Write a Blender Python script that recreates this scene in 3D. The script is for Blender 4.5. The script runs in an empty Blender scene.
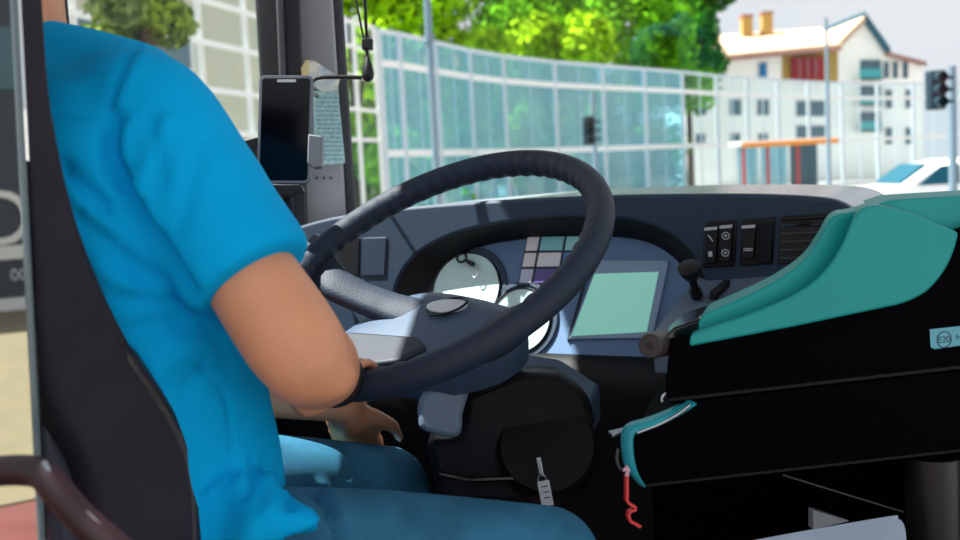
import bpy, bmesh, math, random
import numpy as np
from mathutils import Vector, Matrix
C = bpy.context.scene.collection
random.seed(4)
R = math.radians
V = Vector

# ------------------------------------------------------------------ camera
EYE = V((0, 0, 1.75)); FPX = 1050.0
PITCH, ROLL = R(-5.5), R(3.0)
FWD = V((0, math.cos(PITCH), math.sin(PITCH)))
_r0 = V((1, 0, 0)); _u0 = V((0, -math.sin(PITCH), math.cos(PITCH)))
CR = _r0*math.cos(ROLL) - _u0*math.sin(ROLL)
CU = _u0*math.cos(ROLL) + _r0*math.sin(ROLL)
cd = bpy.data.cameras.new('camera'); cam = bpy.data.objects.new('camera', cd); C.objects.link(cam)
cam.matrix_world = Matrix(((CR.x, CU.x, -FWD.x, EYE.x), (CR.y, CU.y, -FWD.y, EYE.y), (CR.z, CU.z, -FWD.z, EYE.z), (0, 0, 0, 1)))
cd.sensor_width = 36; cd.lens = FPX/960*36; cd.clip_start = .02; cd.clip_end = 400
cd.dof.use_dof = True; cd.dof.focus_distance = 1.35; cd.dof.aperture_fstop = 5.6
bpy.context.scene.camera = cam

# the bus stands at an angle to the view: BR = its right, BF = its forward
TH = R(28)
BF = V((math.sin(TH), math.cos(TH), 0)); BR = V((math.cos(TH), -math.sin(TH), 0)); UP = V((0, 0, 1))
def B(r, f, z): return BR*r + BF*f + UP*z
def ray(px, py): return FWD + CR*((px-480)/FPX) - CU*((py-270)/FPX)
def P(px, py, d): return EYE + ray(px, py)*d
def RP(px, py, p0, n):
    v = ray(px, py); return EYE + v*((p0-EYE).dot(n)/v.dot(n))
def proj(p):
    q = p-EYE; d = q.dot(FWD); return 480+FPX*q.dot(CR)/d, 270-FPX*q.dot(CU)/d, d

# ------------------------------------------------------------------ light
SUN_AZ, SUN_EL = R(112), R(60)      # azimuth to the left of the bus's forward
w = bpy.data.worlds.new('world'); bpy.context.scene.world = w; w.use_nodes = True
bg = w.node_tree.nodes['Background']; bg.inputs[0].default_value = (.86, .88, .93, 1); bg.inputs[1].default_value = .66
sd = (BF*math.cos(SUN_AZ) - BR*math.sin(SUN_AZ))*math.cos(SUN_EL) + UP*math.sin(SUN_EL)
sl = bpy.data.lights.new('sun', 'SUN'); sun = bpy.data.objects.new('sun', sl); C.objects.link(sun)
sl.energy = 11.0; sl.angle = R(.6); sl.color = (1, .96, .88)
sun.rotation_euler = sd.to_track_quat('Z', 'Y').to_euler(); sun.location = (-10, 10, 30)
sc = bpy.context.scene
sc.view_settings.view_transform = 'Standard'; sc.view_settings.look = 'None'
sc.view_settings.exposure = 0.55; sc.view_settings.gamma = 1; sc.view_settings.use_curve_mapping = False

# ------------------------------------------------------------------ materials
def s2l(c): return tuple(((x/255)/12.92 if x/255 <= .04045 else ((x/255+.055)/1.055)**2.4) for x in c)
MATS = {}
def mat(name, col, rough=.5, spec=.5, bump=0, bscale=200, var=0, vscale=20, metal=0, coat=0, sheen=0, col2=None):
    if name in MATS: return MATS[name]
    m = bpy.data.materials.new(name); m.use_nodes = True; nt = m.node_tree; b = nt.nodes['Principled BSDF']
    c = s2l(col)
    b.inputs['Base Color'].default_value = (*c, 1); b.inputs['Roughness'].default_value = rough
    b.inputs['Specular IOR Level'].default_value = spec; b.inputs['Metallic'].default_value = metal
    b.inputs['Coat Weight'].default_value = coat; b.inputs['Sheen Weight'].default_value = sheen
    tc = nt.nodes.new('ShaderNodeTexCoord')
    if var or col2:
        n = nt.nodes.new('ShaderNodeTexNoise'); n.inputs['Scale'].default_value = vscale; n.inputs['Detail'].default_value = 4
        nt.links.new(tc.outputs['Object'], n.inputs['Vector'])
        rp = nt.nodes.new('ShaderNodeValToRGB')
        c2 = s2l(col2) if col2 else tuple(min(1, x*(1+var)) for x in c)
        c1 = c if col2 else tuple(x*(1-var) for x in c)
        rp.color_ramp.elements[0].color = (*c1, 1); rp.color_ramp.elements[1].color = (*c2, 1)
        rp.color_ramp.elements[0].position = .35; rp.color_ramp.elements[1].position = .65
        nt.links.new(n.outputs['Fac'], rp.inputs['Fac']); nt.links.new(rp.outputs['Color'], b.inputs['Base Color'])
    if bump:
        n = nt.nodes.new('ShaderNodeTexNoise'); n.inputs['Scale'].default_value = bscale; n.inputs['Detail'].default_value = 3
        nt.links.new(tc.outputs['Object'], n.inputs['Vector'])
        bp = nt.nodes.new('ShaderNodeBump'); bp.inputs['Strength'].default_value = bump; bp.inputs['Distance'].default_value = .002
        nt.links.new(n.outputs['Fac'], bp.inputs['Height']); nt.links.new(bp.outputs['Normal'], b.inputs['Normal'])
    MATS[name] = m; return m
def glass(name, tint, refl, rough=.02, body=None, bodyfac=0):
    m = bpy.data.materials.new(name); m.use_nodes = True; nt = m.node_tree; nt.nodes.clear()
    out = nt.nodes.new('ShaderNodeOutputMaterial'); t = nt.nodes.new('ShaderNodeBsdfTransparent'); g = nt.nodes.new('ShaderNodeBsdfGlossy')
    t.inputs[0].default_value = (*tint, 1); g.inputs['Roughness'].default_value = rough; g.inputs[0].default_value = (1, 1, 1, 1)
    mx = nt.nodes.new('ShaderNodeMixShader'); mx.inputs[0].default_value = refl
    nt.links.new(t.outputs[0], mx.inputs[1]); nt.links.new(g.outputs[0], mx.inputs[2]); last = mx
    if body:
        d = nt.nodes.new('ShaderNodeBsdfDiffuse'); d.inputs[0].default_value = (*s2l(body), 1)
        m2 = nt.nodes.new('ShaderNodeMixShader'); m2.inputs[0].default_value = bodyfac
        nt.links.new(mx.outputs[0], m2.inputs[1]); nt.links.new(d.outputs[0], m2.inputs[2]); last = m2
    nt.links.new(last.outputs[0], out.inputs[0]); return m

M = dict(
    shirt=mat('shirt_cotton', (0, 172, 234), .85, .1, .25, 900, .04, 6),
    thread=mat('shirt_thread', (0, 120, 185), .8, .2),
    skin=mat('skin', (216, 150, 114), .5, .4, .25, 260, .10, 14),
    hair=mat('hair', (70, 52, 42), .7, .3, .5, 300),
    jeans=mat('denim', (50, 112, 144), .8, .2, .5, 700, .18, 18),
    denim2=mat('denim_light', (130, 175, 205), .8, .2, .4, 700, .15, 40),
    shoe=mat('shoe', (20, 20, 22), .5),
    seat=mat('seat_fabric', (46, 42, 50), .75, .3, .5, 700, .12, 30),
    seatlea=mat('seat_vinyl', (38, 36, 42), .38, .5, .3, 250),
    seatpl=mat('seat_plastic', (52, 56, 72), .5),
    black=mat('black_plastic', (14, 15, 20), .45, .4, .15, 500),
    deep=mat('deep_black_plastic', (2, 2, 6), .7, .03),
    lockbl=mat('lock_black', (10, 12, 16), .5, .2),
    gloss=mat('gloss_black', (10, 11, 15), .15, .5),
    leather=mat('wheel_grip', (34, 45, 62), .6, .35, .35, 420),
    seam=mat('seam_dark', (14, 15, 20), .6, .2),
    padshade=mat('wheel_pad_shaded_facet', (34, 42, 58), .5, .4, .2, 600),  # darker than the pad: the facet's shade is put into the colour
    shadenavy=mat('cover_shaded_navy', (34, 52, 76), .55),  # darkened to imitate the shadow over the left covers
    hub=mat('wheel_pad', (60, 80, 104), .5, .5, .2, 600),
    badge=mat('silver_badge', (222, 222, 226), .3, .5),
    dash=mat('dash_plastic', (38, 58, 80), .55, .45, .2, 500),
    dash2=mat('instrument_plastic', (94, 126, 164), .55, .45, .25, 600),
    dashtop_lit=mat('dash_top_sunlit_plastic', (150, 158, 170), .22, .8, .05, 500),  # pale grey puts the sunlight on the dash top into its colour
    dashlow=mat('lower_dash_plastic', (13, 16, 22), .6, .3, .2, 500),
    console=mat('console_plastic', (104, 120, 140), .5),
    dial=mat('dial_face', (205, 242, 242), .35),
    screen=mat('display_face', (172, 234, 220), .3),
    bezel=mat('display_bezel', (140, 164, 192), .45),
    turq=mat('turquoise_plastic', (26, 154, 150), .5, .3, .12, 800, .03, 8),
    turq2=mat('turquoise_trim', (44, 160, 172), .35),
    grey=mat('pillar_grey', (150, 151, 154), .65, .4, .2, 600),
    rubber=mat('rubber_seal', (16, 18, 26), .5),
    dkgrey=mat('dark_grey_trim', (62, 64, 70), .6),
    steel=mat('steel', (190, 192, 196), .3, .5, metal=1),
    clampgrey=mat('clamp_grey', (120, 124, 132), .5),
    phones=mat('phone_screen', (5, 7, 14), .1, .25),
    phoneb=mat('phone_case', (20, 21, 26), .3),
    maroon=mat('maroon_rail', (36, 9, 17), .5),
    red=mat('red_plastic', (214, 50, 54), .35),
    pink=mat('pale_pink', (226, 180, 190), .5),
    white=mat('white_plastic', (235, 235, 235), .4),
    padgrey=mat('pad_grey', (176, 192, 212), .6, .3, .3, 300, .06, 20),
    floor=mat('cab_floor', (22, 23, 28), .8, .2, .2, 200),
    liner=mat('ceiling_liner', (120, 122, 126), .8, .2),
    frame=mat('frame_white', (226, 226, 224), .5),
    post=mat('post_grey', (196, 206, 214), .5),
    galv=mat('galvanised', (110, 132, 150), .45),
    asphalt=mat('asphalt', (150, 150, 150), .9, .2, .3, 20, .08, 1.5),
    tan=mat('tan_paving', (112, 104, 80), .9, .2, .3, 20, .06, 2),
    brick=mat('brick_paving', (100, 54, 50), .9, .2, .3, 20, .1, 3),
    plaster=mat('cream_plaster', (252, 250, 246), .9, .2, 0, 20, .03, .6),
    beige=mat('beige_plaster', (198, 190, 168), .9, .2, 0, 20, .05, .6),
    rooft=mat('roof_tiles', (206, 176, 150), .8, .2, 0, 20, .1, 1.2),
    roofr=mat('roof_edge', (160, 118, 112), .8, .2),
    roofd=mat('roof_dark', (40, 92, 112), .7, .2),
    chim=mat('chimney_ochre', (176, 146, 84), .9, .2),
    redb=mat('balcony_red', (150, 52, 60), .8, .2),
    wind=mat('window_dark', (60, 96, 110), .2),
    windb=mat('window_blue', (30, 110, 160), .2),
    tealb=mat('balcony_teal', (60, 160, 165), .6),
    orange=mat('shelter_orange', (222, 140, 40), .6),
    shred=mat('shelter_red', (176, 60, 62), .6),
    signal=mat('signal_black', (8, 46, 62), .5),
    carw=mat('car_white', (235, 236, 238), .2, .5, coat=.6),
    cargl=mat('car_glass', (16, 84, 104), .3, .2),
    tyre=mat('tyre', (22, 22, 24), .8),
    bark=mat('bark', (84, 66, 50), .9, .2, .4, 30),
    leafA=mat('leaf_bright', (150, 196, 16), .7, .06, var=.5, vscale=.8),
    leafB=mat('leaf_mid', (96, 160, 20), .7, .06, var=.5, vscale=.8),
    leafC=mat('leaf_deep', (54, 120, 22), .7, .06, var=.5, vscale=.8),
    needle=mat('needle_grey_green', (80, 104, 74), .7, .2, col2=(132, 160, 40), vscale=1.6),
    paper=mat('printed_card', (186, 222, 222), .6, col2=(158, 198, 202), vscale=160),
    note=mat('folded_note', (206, 204, 190), .7, col2=(140, 168, 186), vscale=45),
    ink=mat('ink_dark', (24, 50, 62), .6),
    label=mat('label_teal', (96, 172, 190), .5),
    icon=mat('icon_white', (200, 205, 210), .5),
    grille=mat('vent_black', (12, 14, 18), .4),
    signbl=mat('sign_navy', (34, 46, 60), .5),
)
M['winglass'] = glass('window_glass', (.97, .99, .99), .012)
M['mglass'] = glass('tinted_partition_glass', (.35, .37, .40), .72, .01)
M['edge'] = mat('glass_edge', (96, 112, 118), .25)
M['bglass'] = glass('sky_toned_barrier_glass', (.52, .80, .88), .10, .05, (158, 206, 216), .30)  # pale blue diffuse body imitates sky reflected in the panes
M['cglass'] = glass('clear_barrier_glass', (.93, .98, .99), .04, .05)

# ------------------------------------------------------------------ mesh helpers
class MB:
    def __init__(s): s.v = []; s.f = []
    def add(s, vs, fs):
        o = len(s.v); s.v += [tuple(x) for x in vs]; s.f += [tuple(i+o for i in f) for f in fs]; return s
    def prism(s, pts, vec):
        n = len(pts); vec = V(vec); pts = [V(p) for p in pts]
        nn = V((0, 0, 0))
        for i in range(n):
            a, b = pts[i], pts[(i+1) % n]
            nn += V(((a.y-b.y)*(a.z+b.z), (a.z-b.z)*(a.x+b.x), (a.x-b.x)*(a.y+b.y)))
        if nn.dot(vec) > 0: pts = pts[::-1]
        vs = pts + [p+vec for p in pts]
        fs = [tuple(range(n)), tuple(range(2*n-1, n-1, -1))] + [((i+1) % n, i, i+n, (i+1) % n+n) for i in range(n)]
        return s.add(vs, fs)
    def box(s, c, size, ax=None):
        ax = ax or (V((1, 0, 0)), V((0, 1, 0)), UP); c = V(c)
        h = [a*(d/2) for a, d in zip(ax, size)]
        return s.prism([c-h[0]-h[1]-h[2], c+h[0]-h[1]-h[2], c+h[0]+h[1]-h[2], c-h[0]+h[1]-h[2]], h[2]*2)
    def tube(s, path, rad, seg=12, caps=True, closed=False, flat=None, up=None):
        path = [V(p) for p in path]; n = len(path)
        rads = rad if hasattr(rad, '__len__') else [rad]*n
        rings = []; prev = None
        for i in range(n):
            if closed: t = path[(i+1) % n]-path[i-1]
            else: t = path[min(i+1, n-1)]-path[max(i-1, 0)]
            t.normalize()
            if prev is None:
                a = V(up) if up is not None else (UP if abs(t.z) < .9 else V((1, 0, 0)))
                u = (a - t*a.dot(t)).normalized()
            else: u = (prev - t*prev.dot(t)).normalized()
            prev = u; v = t.cross(u)
            ru, rv = rads[i] if hasattr(rads[i], '__len__') else (rads[i], rads[i]*(flat or 1))
            rings.append([path[i]+u*(ru*math.cos(2*math.pi*k/seg))+v*(rv*math.sin(2*math.pi*k/seg)) for k in range(seg)])
        vs = [p for r in rings for p in r]; fs = []
        for i in range(n if closed else n-1):
            j = (i+1) % n
            for k in range(seg):
                l = (k+1) % seg; fs.append((i*seg+k, i*seg+l, j*seg+l, j*seg+k))
        if caps and not closed: fs += [tuple(range(seg-1, -1, -1)), tuple((n-1)*seg+k for k in range(seg))]
        return s.add(vs, fs)
    def rings(s, rings, caps=True):
        seg = len(rings[0]); n = len(rings); vs = [p for r in rings for p in r]; fs = []
        for i in range(n-1):
            for k in range(seg):
                l = (k+1) % seg; fs.append((i*seg+k, i*seg+l, (i+1)*seg+l, (i+1)*seg+k))
        if caps: fs += [tuple(range(seg-1, -1, -1)), tuple((n-1)*seg+k for k in range(seg))]
        return s.add(vs, fs)
    def ell(s, c, rad, ax=None, seg=20, nr=12):
        ax = ax or (V((1, 0, 0)), V((0, 1, 0)), UP); c = V(c); vs = []; fs = []
        rx, ry, rz = rad if hasattr(rad, '__len__') else (rad,)*3
        for i in range(1, nr):
            a = math.pi*i/nr
            for k in range(seg):
                b = 2*math.pi*k/seg
                vs.append(c+ax[0]*(rx*math.sin(a)*math.cos(b))+ax[1]*(ry*math.sin(a)*math.sin(b))+ax[2]*(rz*math.cos(a)))
        vs += [c+ax[2]*rz, c-ax[2]*rz]; T, Bt = len(vs)-2, len(vs)-1
        for i in range(nr-2):
            for k in range(seg):
                l = (k+1) % seg; fs.append((i*seg+k, (i+1)*seg+k, (i+1)*seg+l, i*seg+l))
        for k in range(seg):
            l = (k+1) % seg; fs.append((T, k, l)); fs.append((Bt, (nr-2)*seg+l, (nr-2)*seg+k))
        return s.add(vs, fs)
    def disc(s, c, n, r, th, seg=40, ry=None, u=None):
        n = V(n).normalized(); u = (u or n.orthogonal()).normalized(); v = n.cross(u); ry = ry or r
        return s.prism([V(c)+u*(r*math.cos(2*math.pi*k/seg))+v*(ry*math.sin(2*math.pi*k/seg)) for k in range(seg)], n*th)
    def ringflat(s, c, n, r0, r1, th, seg=48):
        n = V(n).normalized(); u = n.orthogonal().normalized(); v = n.cross(u); c = V(c); vs = []; fs = []
        for k in range(seg):
            e = u*math.cos(2*math.pi*k/seg)+v*math.sin(2*math.pi*k/seg)
            vs += [c+e*r0, c+e*r1, c+e*r1+n*th, c+e*r0+n*th]
        for k in range(seg):
            a, b = k*4, ((k+1) % seg)*4
            for i in range(4):
                j = (i+1) % 4; fs.append((a+i, b+i, b+j, a+j))
        return s.add(vs, fs)
    def build(s, name, m, parent=None, bevel=0, sub=0, sharp=40, seg=2, fix=True):
        me = bpy.data.meshes.new(name); me.from_pydata(s.v, [], s.f); me.update()
        if fix:
            bm = bmesh.new(); bm.from_mesh(me); bmesh.ops.recalc_face_normals(bm, faces=bm.faces); bm.to_mesh(me); bm.free()
        return link(name, me, m, parent, bevel, sub, sharp, seg)
def link(name, me, m, parent=None, bevel=0, sub=0, sharp=40, seg=2):
    o = bpy.data.objects.new(name, me); C.objects.link(o); me.materials.append(M[m] if isinstance(m, str) else m)
    me.polygons.foreach_set('use_smooth', [True]*len(me.polygons))
    if sharp < 180: me.set_sharp_from_angle(angle=R(sharp))
    if parent:
        o.parent = parent
        if parent.type == 'EMPTY': o.location = -parent.location
    if bevel:
        b = o.modifiers.new('bevel', 'BEVEL'); b.width = bevel; b.segments = seg; b.limit_method = 'ANGLE'; b.angle_limit = R(35); b.use_clamp_overlap = True
    if sub:
        b = o.modifiers.new('sub', 'SUBSURF'); b.levels = sub; b.render_levels = sub
    return o
def tag(o, label, cat, group=None, kind=None):
    o['label'] = label; o['category'] = cat
    if group: o['group'] = group
    if kind: o['kind'] = kind
    return o
def thing(name, label, cat, loc, group=None):
    o = bpy.data.objects.new(name, None); C.objects.link(o); o.empty_display_size = .05; o.location = loc
    return tag(o, label, cat, group)
def struct(o): o['kind'] = 'structure'; return o
def remesh(mb, vox, smooth=6, fac=.5):
    me = bpy.data.meshes.new('tmp'); me.from_pydata(mb.v, [], mb.f)
    bm = bmesh.new(); bm.from_mesh(me); bmesh.ops.recalc_face_normals(bm, faces=bm.faces); bm.to_mesh(me); bm.free()
    o = bpy.data.objects.new('tmp', me); C.objects.link(o)
    md = o.modifiers.new('r', 'REMESH'); md.mode = 'VOXEL'; md.voxel_size = vox
    dg = bpy.context.evaluated_depsgraph_get(); dg.update()
    nm = bpy.data.meshes.new_from_object(o.evaluated_get(dg)); bpy.data.objects.remove(o)
    bm = bmesh.new(); bm.from_mesh(nm)
    for _ in range(smooth): bmesh.ops.smooth_vert(bm, verts=bm.verts, factor=fac, use_axis_x=True, use_axis_y=True, use_axis_z=True)
    bm.to_mesh(nm); bm.free(); return nm
def text_mesh(txt, size, depth=.0006):
    cu = bpy.data.curves.new('t', 'FONT'); cu.body = txt; cu.size = size; cu.extrude = depth; cu.align_x = 'CENTER'; cu.align_y = 'CENTER'; cu.resolution_u = 4
    o = bpy.data.objects.new('t', cu); C.objects.link(o); dg = bpy.context.evaluated_depsgraph_get(); dg.update()
    me = bpy.data.meshes.new_from_object(o.evaluated_get(dg)); bpy.data.objects.remove(o); return me
def text(name, txt, size, c, right, up, m, parent, depth=.0006):
    me = text_mesh(txt, size, depth); right = V(right).normalized(); nrm = right.cross(V(up)).normalized(); up = nrm.cross(right)
    mx = Matrix(((right.x, up.x, nrm.x, c[0]), (right.y, up.y, nrm.y, c[1]), (right.z, up.z, nrm.z, c[2]), (0, 0, 0, 1)))
    me.transform(mx); return link(name, me, m, parent, sharp=30)
def smooth_path(pts, n=8):
    pts = [V(p) for p in pts]; out = []
    for i in range(len(pts)-1):
        p0, p1, p2, p3 = pts[max(i-1, 0)], pts[i], pts[i+1], pts[min(i+2, len(pts)-1)]
        for k in range(n):
            t = k/n; out.append(.5*((2*p1)+(p2-p0)*t+(2*p0-5*p1+4*p2-p3)*t*t+(3*p1-p0-3*p2+p3)*t**3))
    out.append(pts[-1]); return out
def smooth2(pts, n=5):
    return [(p.x, p.y) for p in smooth_path([V((a, b, 0)) for a, b in pts], n)]

SA = R(38)     # the driver's seat is swivelled further towards the right than the bus
SF = V((math.sin(SA), math.cos(SA), 0)); SX = V((math.cos(SA), -math.sin(SA), 0))
def S(l, f, z): return SX*l + SF*f + UP*z
CAB = .80      # cab floor height
# ================================================================== structure
struct(MB().prism([(-70, -12, -.02), (70, -12, -.02), (70, 130, -.02), (-70, 130, -.02)], (0, 0, -.2)).build('ground', 'asphalt'))
struct(MB().prism([(-34, -24, 0), (-5.7, -24, 0), (-5.7, 24, 0), (-34, 24, 0)], (0, 0, .04)).build('floor_paving', 'tan'))
struct(MB().prism([(-5.65, -24, 0), (-2.2, -24, 0), (-2.2, 8, 0), (-5.65, 8, 0)], (0, 0, .04)).build('floor_brick', 'brick'))
struct(MB().prism([B(-1.34, -.9, CAB), B(1.3, -.9, CAB), B(1.3, 2.1, CAB), B(-1.34, 2.1, CAB)], (0, 0, -.1)).build('floor', 'floor'))
struct(MB().prism([B(-1.40, .35, 2.86), B(1.3, .35, 2.86), B(1.3, 2.0, 2.86), B(-1.40, 2.0, 2.86)], (0, 0, .08)).build('ceiling', 'liner'))
# left wall: panel below the driver's window, low panel below the rear window, posts between
WL = -1.30
def wallbox(f0, f1, z0, z1, th=.05): return MB().prism([B(WL, f0, z0), B(WL-th, f0, z0), B(WL-th, f1, z0), B(WL, f1, z0)], (0, 0, z1-z0))
wl = wallbox(.62, 1.75, CAB, 1.52); wl.prism([B(WL, -.9, CAB), B(WL-.05, -.9, CAB), B(WL-.05, .62, CAB), B(WL, .62, CAB)], (0, 0, .12))
wl.prism([B(WL, -.9, 2.74), B(WL-.05, -.9, 2.74), B(WL-.05, 1.75, 2.74), B(WL, 1.75, 2.74)], (0, 0, .12))
struct(wl.build('wall_left', 'dashlow', bevel=.006))
struct(MB().prism([B(WL-.02, .64, 1.53), B(WL-.026, .64, 1.53), B(WL-.026, 1.70, 1.53), B(WL-.02, 1.70, 1.53)], (0, 0, 1.2)).build('window_1', 'winglass'))
struct(MB().prism([B(WL-.02, -.88, .93), B(WL-.026, -.88, .93), B(WL-.026, .58, .93), B(WL-.02, .58, .93)], (0, 0, 1.8)).build('window_2', 'winglass'))
# the thin black divider of the driver's window
d0 = RP(71, -5, B(WL, 0, 0), BR); fd = d0.dot(BF)
struct(MB().prism([B(WL-.012, fd-.003, 1.52), B(WL-.018, fd-.003, 1.52), B(WL-.018, fd+.003, 1.52), B(WL-.012, fd+.003, 1.52)], (0, 0, 1.22)).build('trim_1', 'rubber'))
# A pillar: rubber frame, grey panel, dark band beside the windscreen
def pillar(a, b, c, d, dd, th, m, name, bev=.006):
    (xa, ya), (xb, yb), (xc, yc), (xd, yd) = a, b, c, d   # top-left, top-right, bottom-right, bottom-left at y=0 and y=225
    def ext(p, q, y): t = (y-p[1])/(q[1]-p[1]); return p[0]+(q[0]-p[0])*t
    pts = [P(ext(a, d, -330), -330, dd), P(ext(b, c, -330), -330, dd), P(ext(b, c, 300), 300, dd), P(ext(a, d, 300), 300, dd)]
    for p in pts[:2]: p.z = min(p.z, 2.86)
    return struct(MB().prism(pts, V((-.16, 1, 0))*th).build(name, m, bevel=bev))
pillar((255, 0), (300, 0), (308, 225), (269, 225), 2.06, .06, 'rubber', 'trim_2')
pillar((276, 0), (283, 0), (291, 225), (285, 225), 2.045, .03, 'dkgrey', 'trim_3', .004)
pillar((297, 0), (333, 0), (347, 225), (304, 225), 2.10, .07, 'grey', 'trim_4')
pillar((332, 0), (343, 0), (357, 225), (346, 225), 2.13, .08, 'dkgrey', 'trim_5')
# windscreen
wsb = [B(-1.20, 2.08, 1.66), B(1.3, 2.08, 1.66), B(1.3, 1.94, 2.84), B(-1.20, 1.94, 2.84)]
struct(MB().prism(wsb, BF*.006).build('window_3', 'winglass'))
# bulkhead in front of the driver's feet
struct(MB().prism([B(-1.29, 1.72, CAB), B(1.3, 1.72, CAB), B(1.3, 1.72, 1.64), B(-1.29, 1.72, 1.64)], BF*.05).build('wall_front', 'deep'))

# ================================================================== dashboard
FF = 1.56
def onface(px, py, f=FF): return RP(px, py, B(0, f, 0), BF)
PA, PB_ = RP(560, 375, B(0, 1.53, 0), BF), RP(560, 218, B(0, 1.63, 0), BF)
PN = BR.cross(PB_-PA).normalized()          # faces up and back
if PN.dot(FWD) > 0: PN = -PN
PUPV = PN.cross(-BR); PUPV = PUPV if PUPV.z > 0 else -PUPV
def onpan(px, py, off=0): return RP(px, py, PA+PN*off, PN)
dash = thing('dashboard', 'dark blue-grey bus dashboard with hooded instruments under the windscreen', 'dashboard', B(-.4, 1.6, CAB))
topline = smooth2([(285, 234), (300, 226), (345, 215), (420, 206), (520, 199), (620, 195), (740, 194), (815, 197), (842, 203), (858, 216), (864, 236)], 4)
arch = smooth2([(392, 320), (396, 286), (411, 260), (433, 244), (462, 232), (505, 223), (560, 217), (620, 219), (655, 227), (680, 242), (697, 262), (708, 288), (714, 320)], 4)
poly = [onface(285, 384)] + [onface(*p) for p in topline] + [onface(864, 384), onface(714, 384)] + [onface(*p) for p in reversed(arch)] + [onface(392, 384)]
body = MB().prism(poly, BF*.03).build('front_panel', 'dash', dash, bevel=.006, seg=3)
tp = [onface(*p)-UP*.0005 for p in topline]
MB().prism([p+BF*.02 for p in tp] + [p-UP*.03+BF*.02 for p in reversed(tp)], BF*.38).build('top_cover', 'dashtop_lit', dash, bevel=.008)
ap = [onface(*p) for p in arch]; ao = []
for i, p in enumerate(ap):
    t = (ap[min(i+1, len(ap)-1)]-ap[max(i-1, 0)]).normalized(); n_ = t.cross(BF); ao.append(p + n_*(-.008 if n_.z < 0 else .008))
hood = MB()
for i in range(len(ap)-1): pass
hood.prism([p+BF*.028 for p in ap]+[p+BF*.028 for p in reversed(ao)], BF*.10)
hood.build('hood', 'dashlow', dash)  # dark colour imitates the shading inside the hood
pan = [onpan(*p) for p in [(380, 378), (384, 300), (402, 262), (430, 240), (480, 222), (560, 213), (640, 218), (690, 245), (714, 290), (722, 345), (720, 378)]]
ip = MB().prism(pan, -PN*.03).build('instrument_panel', 'dash2', dash, bevel=.003)
inn = smooth2([(426, 320), (429, 297), (440, 273), (458, 257), (482, 246), (514, 240), (560, 236), (620, 237), (650, 243), (672, 256), (688, 275), (699, 297), (705, 320)], 4)
mb = MB(); oa = [onface(*p)+BF*.004 for p in arch]; ia = [onpan(*p, .003) for p in inn]; n_ = len(oa)
mb.add(oa+ia, [(i, i+1, n_+i+1, n_+i) for i in range(n_-1)])
mb.add([p+BF*.012 for p in oa]+[p-PN*.002 for p in ia], [(n_+i, n_+i+1, i+1, i) for i in range(n_-1)])
mb.build('hood_shade_lip', 'dashlow', dash, fix=False)  # dark band painting in the black shadow under the arch
# lower knee panel
kp = []
for f, z in [(1.54, 1.445), (1.525, 1.44), (1.51, 1.42), (1.505, 1.39), (1.53, 1.30), (1.60, 1.15), (1.66, .95), (1.68, CAB+.002), (1.715, CAB+.002), (1.715, 1.445)]: kp.append((f, z))
r0, r1 = onface(285, 300).dot(BR), onface(900, 300).dot(BR)
MB().prism([B(r0, f, z) for f, z in kp], BR*(r1-r0)).build('knee_panel', 'dashlow', dash, bevel=.004)
# gauges
def gauge(px, py, rad):
    c = onpan(px, py); MB().disc(c+PN*.001, PN, rad, .004, 56).build('dial', 'dial', ip)
    MB().ringflat(c+PN*.001, PN, rad, rad+.003, .007, 56).build('dial_ring', 'rubber', ip, bevel=.001)
    MB().ringflat(c+PN*.0005, PN, rad+.006, rad+.014, .004, 56).build('dial_surround', 'dash', ip, bevel=.001)
gauge(467, 290, .064); gauge(521, 321, .054)
# warning light block: nine tinted tiles
fr = [onpan(*p) for p in [(528, 237), (594, 236), (586, 284), (519, 285)]]
wb = MB().prism(fr, PN*.004).build('warning_light_block', 'ink', ip)
cols = [[(228, 228, 232), (130, 200, 212), (150, 215, 220)], [(226, 224, 230), (224, 226, 232), (70, 120, 190)], [(190, 200, 225), (92, 78, 150), (150, 130, 110)]]
def quad(q, u0, u1, v0, v1):
    def bl(u, v): return (q[0]*(1-u)+q[1]*u)*(1-v)+(q[3]*(1-u)+q[2]*u)*v
    return [bl(u0, v0), bl(u1, v0), bl(u1, v1), bl(u0, v1)]
us = [0, .22, .6, 1]
for i in range(3):
    for j in range(3):
        q = quad(fr, us[j]+.02, us[j+1]-.02, i/3+.025, (i+1)/3-.025)
        o = MB().prism([p+PN*.0042 for p in q], PN*.0015).build('warning_light', mat('tile_%d%d' % (i, j), cols[i][j], .3), wb)
        o['label'] = ['pale', 'tinted', 'coloured'][j] + ' warning light tile'
# display
q0 = [onpan(*p) for p in [(600, 261), (670, 261), (654, 339), (569, 340)]]
db = MB().prism(q0, PN*.006).build('display_bezel', 'bezel', ip, bevel=.002)
MB().prism([p+PN*.0062 for p in [onpan(*p) for p in [(596, 275), (660, 273), (648, 333), (573, 337)]]], PN*.001).build('display_screen', 'screen', db)
_b = M['screen'].node_tree.nodes['Principled BSDF']; _b.inputs['Emission Color'].default_value = (*s2l((130, 215, 195)), 1); _b.inputs['Emission Strength'].default_value = .22
gl = MB()
ln = [onpan(*p)+PN*.001 for p in [(589, 264), (568, 341), (569, 343), (592, 262)]]
gl.prism(ln, PN*.003); gl.build('panel_seam', 'rubber', ip)
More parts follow.
